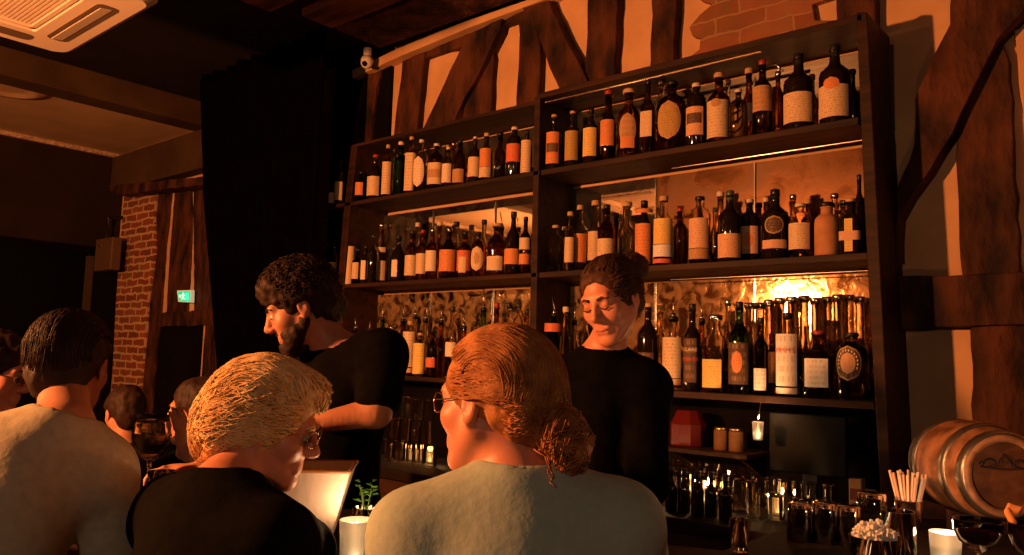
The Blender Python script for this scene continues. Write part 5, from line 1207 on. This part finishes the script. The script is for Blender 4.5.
hair = hair_shell('hair', H_BLOND, root, W, hc, .90, pr, cu, .006, .010, 26.)
ps = snap(hair, swept(800, W, (0, -.034, .040), (.097, .118, .103), 26, 205, .008, 21, (-.98, .98), 14, 1.0, 2.8, .04), .003, .008, .016)
ps += snap(hair, swept(300, W, (0, -.075, -.012), (.086, .092, .098), 100, 232, .009, 22, (-.95, .95), 14, 1.0, 2.6, .05), .003, .010, .018)
ps += snap(hair, sidelocks(560, W, (0, -.035, .02), (.096, .112, .098), 48, 165, -.75, .8, -.9, .006, 23, 14, 2.8), .002, .010, .02)
strands('hair_locks', H_BLOND, hair, ps, .0017)

# ---- customer at the far left in the stone-grey long-sleeved top
hc = at(71, 366, 1.74); Rh = basis(head_dir(-.12, 1, -6))
f = fd(-.35, 1); N = at(64, 425, 1.60); r = fd(1, .35)
J = joints(N, N-r*.20-UP*.06, N+r*.075-UP*.085, N-r*.13-f*.14-UP*.50, N-r*.25+f*.06-UP*.33, N+r*.115+f*.03-UP*.33, N-r*.12+f*.26-UP*.34, N+r*.06+f*.27-UP*.34, f, build=.92)
for q, sg in (('l', -1), ('r', 1)): J['w'+q] = J['pelvis']+r*sg*.15+f*.13+UP*.06; J['d'+q] = f-UP*.6; J['n'+q] = -UP-f*.3
root, W, fl, Rb_ = person('person with short dark hair in a pale stone-grey top at far left, back turned', hc, Rh, J, SKIN2, C_GREY, 'top', 1., .005, .92, wr=(.007, 7.))
def pr(fh): fh.el(W(0, -.022, .036), (.086, .106, .094), Rh, .01); fh.el(W(0, -.072, -.020), (.068, .052, .070), Rh, .02)
def cu(fh):
    fh.el(W(0, .10, -.045), (.09, .075, .09), Rh, .012, True)
    for q in (-1, 1): fh.el(W(q*.086, .006, -.022), (.022, .034, .044), Rh, .008, True)
hair = hair_shell('hair', H_DARK, root, W, hc, .92, pr, cu, .007, .005, 30.)
strands('hair_locks', H_DARK, hair, snap(hair, swept(520, W, (0, -.024, .032), (.087, .108, .096), 50, 205, .003, 31, (-.97, .97), 9, 1.0, 1.5, .04), .001, .004), .0015)

# ---- bartender with a beard, bent over the station
hc = at(299, 309, 2.34); Rh = basis(head_dir(-.88, -.30, -24), roll=math.radians(-4))
f = fd(-.62, -.70); N = at(338, 352, 2.36); r = np.cross(f, UP)
J = joints(N, N-r*.205-UP*.055, N+r*.205-UP*.055, N+IMR*-.02+IMF*.12-UP*.50, N-r*.22+f*.14-UP*.27, N+r*.26+f*.05-UP*.29, N-r*.08+f*.38-UP*.32, N+r*.08+f*.36-UP*.32, f, build=1.0)
J['el'] = at(376, 412, 2.20); J['sl'] = at(384, 352, 2.30); J['wl'] = at(322, 422, 2.18); J['dl'] = fd(-1, -.2)+UP*.1; J['dr'] = fd(-1, -.1); J['nl'] = -UP+fd(0, 1)*.2; J['curl'] = .9
root, W, fl, Rb_ = person('bartender with dark curly hair and beard in a black T-shirt, bending forward', hc, Rh, J, SKIN2, C_BLACK, 'shirt', .38, .0045, .98, wr=(.006, 8.))
brows(W, root, H_DARK)
def pr(fh): fh.el(W(0, -.024, .046), (.094, .112, .098), Rh, .01); fh.el(W(0, .046, .092), (.070, .048, .036), Rh, .03); fh.el(W(0, -.075, -.010), (.080, .060, .070), Rh, .02)
def cu(fh):
    fh.el(W(0, .110, -.040), (.09, .078, .090), Rh, .012, True)
    for q in (-1, 1): fh.el(W(q*.092, .010, -.028), (.028, .038, .042), Rh, .010, True)
hair = hair_shell('hair', H_DARK, root, W, hc, .98, pr, cu, .007, .013, 34.)
rnd = random.Random(9); ps = []
for k in range(520):
    a = rnd.uniform(0, 6.28); b = rnd.uniform(-.05, 1.); c = math.sqrt(max(0, 1-b*b)); d = np.array([c*math.cos(a), c*math.sin(a), b])
    if d[1] > .45 and d[2] < .55: continue
    q0 = np.array([0, -.018, .046])+d*np.array([.096, .113, .100]); t1 = np.cross(d, [rnd.uniform(-1, 1), rnd.uniform(-1, 1), rnd.uniform(-1, 1)]); t1 /= np.linalg.norm(t1)+1e-9; t2 = np.cross(d, t1); rr = rnd.uniform(.008, .014)
    ps.append([W(*(q0+rr*(t1*math.cos(g)+t2*math.sin(g))+d*(.004*g-.004)-t1*rr)) for g in np.linspace(0, 5.2, 10)])
strands('curls', H_DARK, hair, ps, .0022)
def prb(fh):
    for q in (-1, 1): fh.rc(W(q*.056, .004, -.045), W(q*.020, .064, -.100), .022, .023, .012); fh.rc(W(q*.004, .084, -.049), W(q*.026, .074, -.058), .0075, .006, .004)
    fh.el(W(0, .070, -.105), (.027, .024, .024), Rh, .012); fh.rc(W(0, .03, -.108), W(0, .06, -.112), .022, .02, .01)
    for q in (-1, 1): fh.el(W(q*.040, .046, -.068), (.026, .032, .034), Rh, .012)
    fh.el(W(0, .072, -.090), (.030, .022, .016), Rh, .01)
    fh.el(W(0, .086, -.067), (.020, .016, .013), Rh, .004, True)
hair_shell('beard', H_DARK, root, W, hc, .98, prb, lambda fh: None, .005, .004, 60.)

# ---- bartender in black with hair tied back, looking down
hc = at(611, 300, 2.16); Rh = basis(head_dir(-.62, -.76, -20), roll=math.radians(-7))
f = fd(-.25, -1); N = at(603, 353, 2.22); r = np.cross(f, UP)
J = joints(N, N-r*.120-UP*.080, N+r*.120-UP*.080, N-f*.08-UP*.52, N-r*.130+f*.07-UP*.34, N+r*.130+f*.07-UP*.34, N-r*.08+f*.15-UP*.33, N+r*.07+f*.15-UP*.33, f, build=.82)
for q in 'lr': J['w'+q][2] = ZBAR+.075; J['d'+q] = f*.6+r*(.7 if q == 'l' else -.7); J['n'+q] = -UP; J['curl'] = .9
root, W, fl, Rb_ = person('bartender with brown hair tied up, in a black top, looking down', hc, Rh, J, SKIN, C_BLACK, 'top', 1., .004, .93, wr=(.006, 8.), eyes=False)
brows(W, root, H_BROWN)
for q in (-1, 1): MB().tube([W(q*.018, .0855, -.003), W(q*.031, .0895, -.0075), W(q*.044, .0825, -.003)], .0017, 6).build('eyelash', H_DARK, root, True)
MB().tube([W(-.019, .0855, -.066), W(-.008, .0885, -.0645), W(0, .0888, -.066), W(.008, .0885, -.0645), W(.019, .0855, -.066)], .0032, 8).build('lips', plain('lips_rose', (.48, .16, .11), .4), root, True)
def pr(fh): fh.el(W(0, -.022, .036), (.083, .104, .088), Rh, .01); fh.el(W(-.052, -.080, .070), (.046, .045, .042), Rh, .010); fh.el(W(0, -.07, -.02), (.062, .050, .06), Rh, .02)
def cu(fh):
    fh.el(W(0, .116, -.008), (.086, .076, .100), Rh, .012, True)
    for q in (-1, 1): fh.el(W(q*.088, .010, -.030), (.022, .036, .044), Rh, .010, True)
hair = hair_shell('hair', H_BROWN, root, W, hc, .93, pr, cu, .006, .005, 34.)
ps = snap(hair, swept(520, W, (0, -.022, .038), (.084, .106, .092), 52, 190, .002, 41, (-.97, .97), 10, 1.0, 1.2, .02), .001, .003)
ps += snap(hair, sidelocks(300, W, (0, -.022, .03), (.086, .106, .09), 52, 168, -.6, .8, .2, .002, 43, 10, 1.2), .001, .003, .02)
for k in range(10): ps.append([W(-.070-.004*math.sin(i), .02-.006*i, .02-.014*i) for i in range(10)])
strands('hair_locks', H_BROWN, hair, ps, .0013)

# ---- people deeper in the room
def simple_person(label, hc, hd, skin, top_mat, hairm, f, arm=None, hs=1., beard=False, glasses=False, collar=None):
    Rh = basis(hd); N = hc-UP*.155-f*.03; r = np.cross(f, UP)
    J = joints(N, N-r*.19-UP*.06, N+r*.19-UP*.06, N-f*.06-UP*.52, N-r*.23+f*.05-UP*.33, N+r*.23+f*.05-UP*.33, N-r*.14+f*.24-UP*.38, N+r*.14+f*.24-UP*.38, f)
    if arm is not None: J.update(arm)
    root, W, fl, Rb_ = person(label, hc, Rh, J, skin, top_mat, 'top', 1. if arm is None else .4, .0055, hs, wr=(.006, 8.))
    brows(W, root, hairm)
    def pr(fh): fh.el(W(0, -.022, .038), (.086, .106, .094), Rh, .01); fh.el(W(0, -.07, -.02), (.066, .052, .065), Rh, .02)
    def cu(fh):
        fh.el(W(0, .104, -.040), (.09, .075, .094), Rh, .012, True)
        for q in (-1, 1): fh.el(W(q*.087, .008, -.026), (.023, .034, .042), Rh, .008, True)
    hair_shell('hair', hairm, root, W, hc, hs, pr, cu, .008, .007, 30.)
    if beard:
        def prb(fh):
            for q in (-1, 1): fh.rc(W(q*.054, .004, -.050), W(q*.020, .062, -.100), .021, .021, .012)
            fh.el(W(0, .068, -.103), (.025, .022, .022), Rh, .012)
        hair_shell('beard', hairm, root, W, hc, hs, prb, lambda fh: None, .006, .003, 60.)
    if glasses: specs(W, root)
    if collar: MB().tube([N+r*.072*math.cos(a)+f*.072*math.sin(a)+UP*(.045-.02*math.sin(a)) for a in np.linspace(.35*math.pi, -1.35*math.pi, 16)], .015, 8).build('collar', collar, root, True)
    return root
hc = at(196, 411, 3.05); f = fd(-.9, .2)
a_ = dict(wl=at(184, 452, 2.86), el=at(186, 520, 2.92), dl=UP*1.+fd(-.1, 0)*.2, nl=fd(-1, .3), curl=.25, finehands='l')
simple_person('dark-haired person with a beard in the background, facing left, hand raised', hc, head_dir(-.95, -.15, -4), SKIN2, C_BLACK, H_DARK, f, a_, 1., True)
hc = at(124, 413, 3.75); simple_person('dark-haired person in the background, mostly hidden behind the balloon glass', hc, head_dir(-.6, .6, -10), SKIN2, C_BLACK, H_DARK, fd(-.5, .6))
hc = at(-4, 372, 2.45); simple_person('person with spectacles and a white collar at the left edge, facing right', hc, head_dir(.9, .05, -14), SKIN, C_BLACK, H_DARK, fd(.8, .2), None, 1., False, True, C_WHITE)
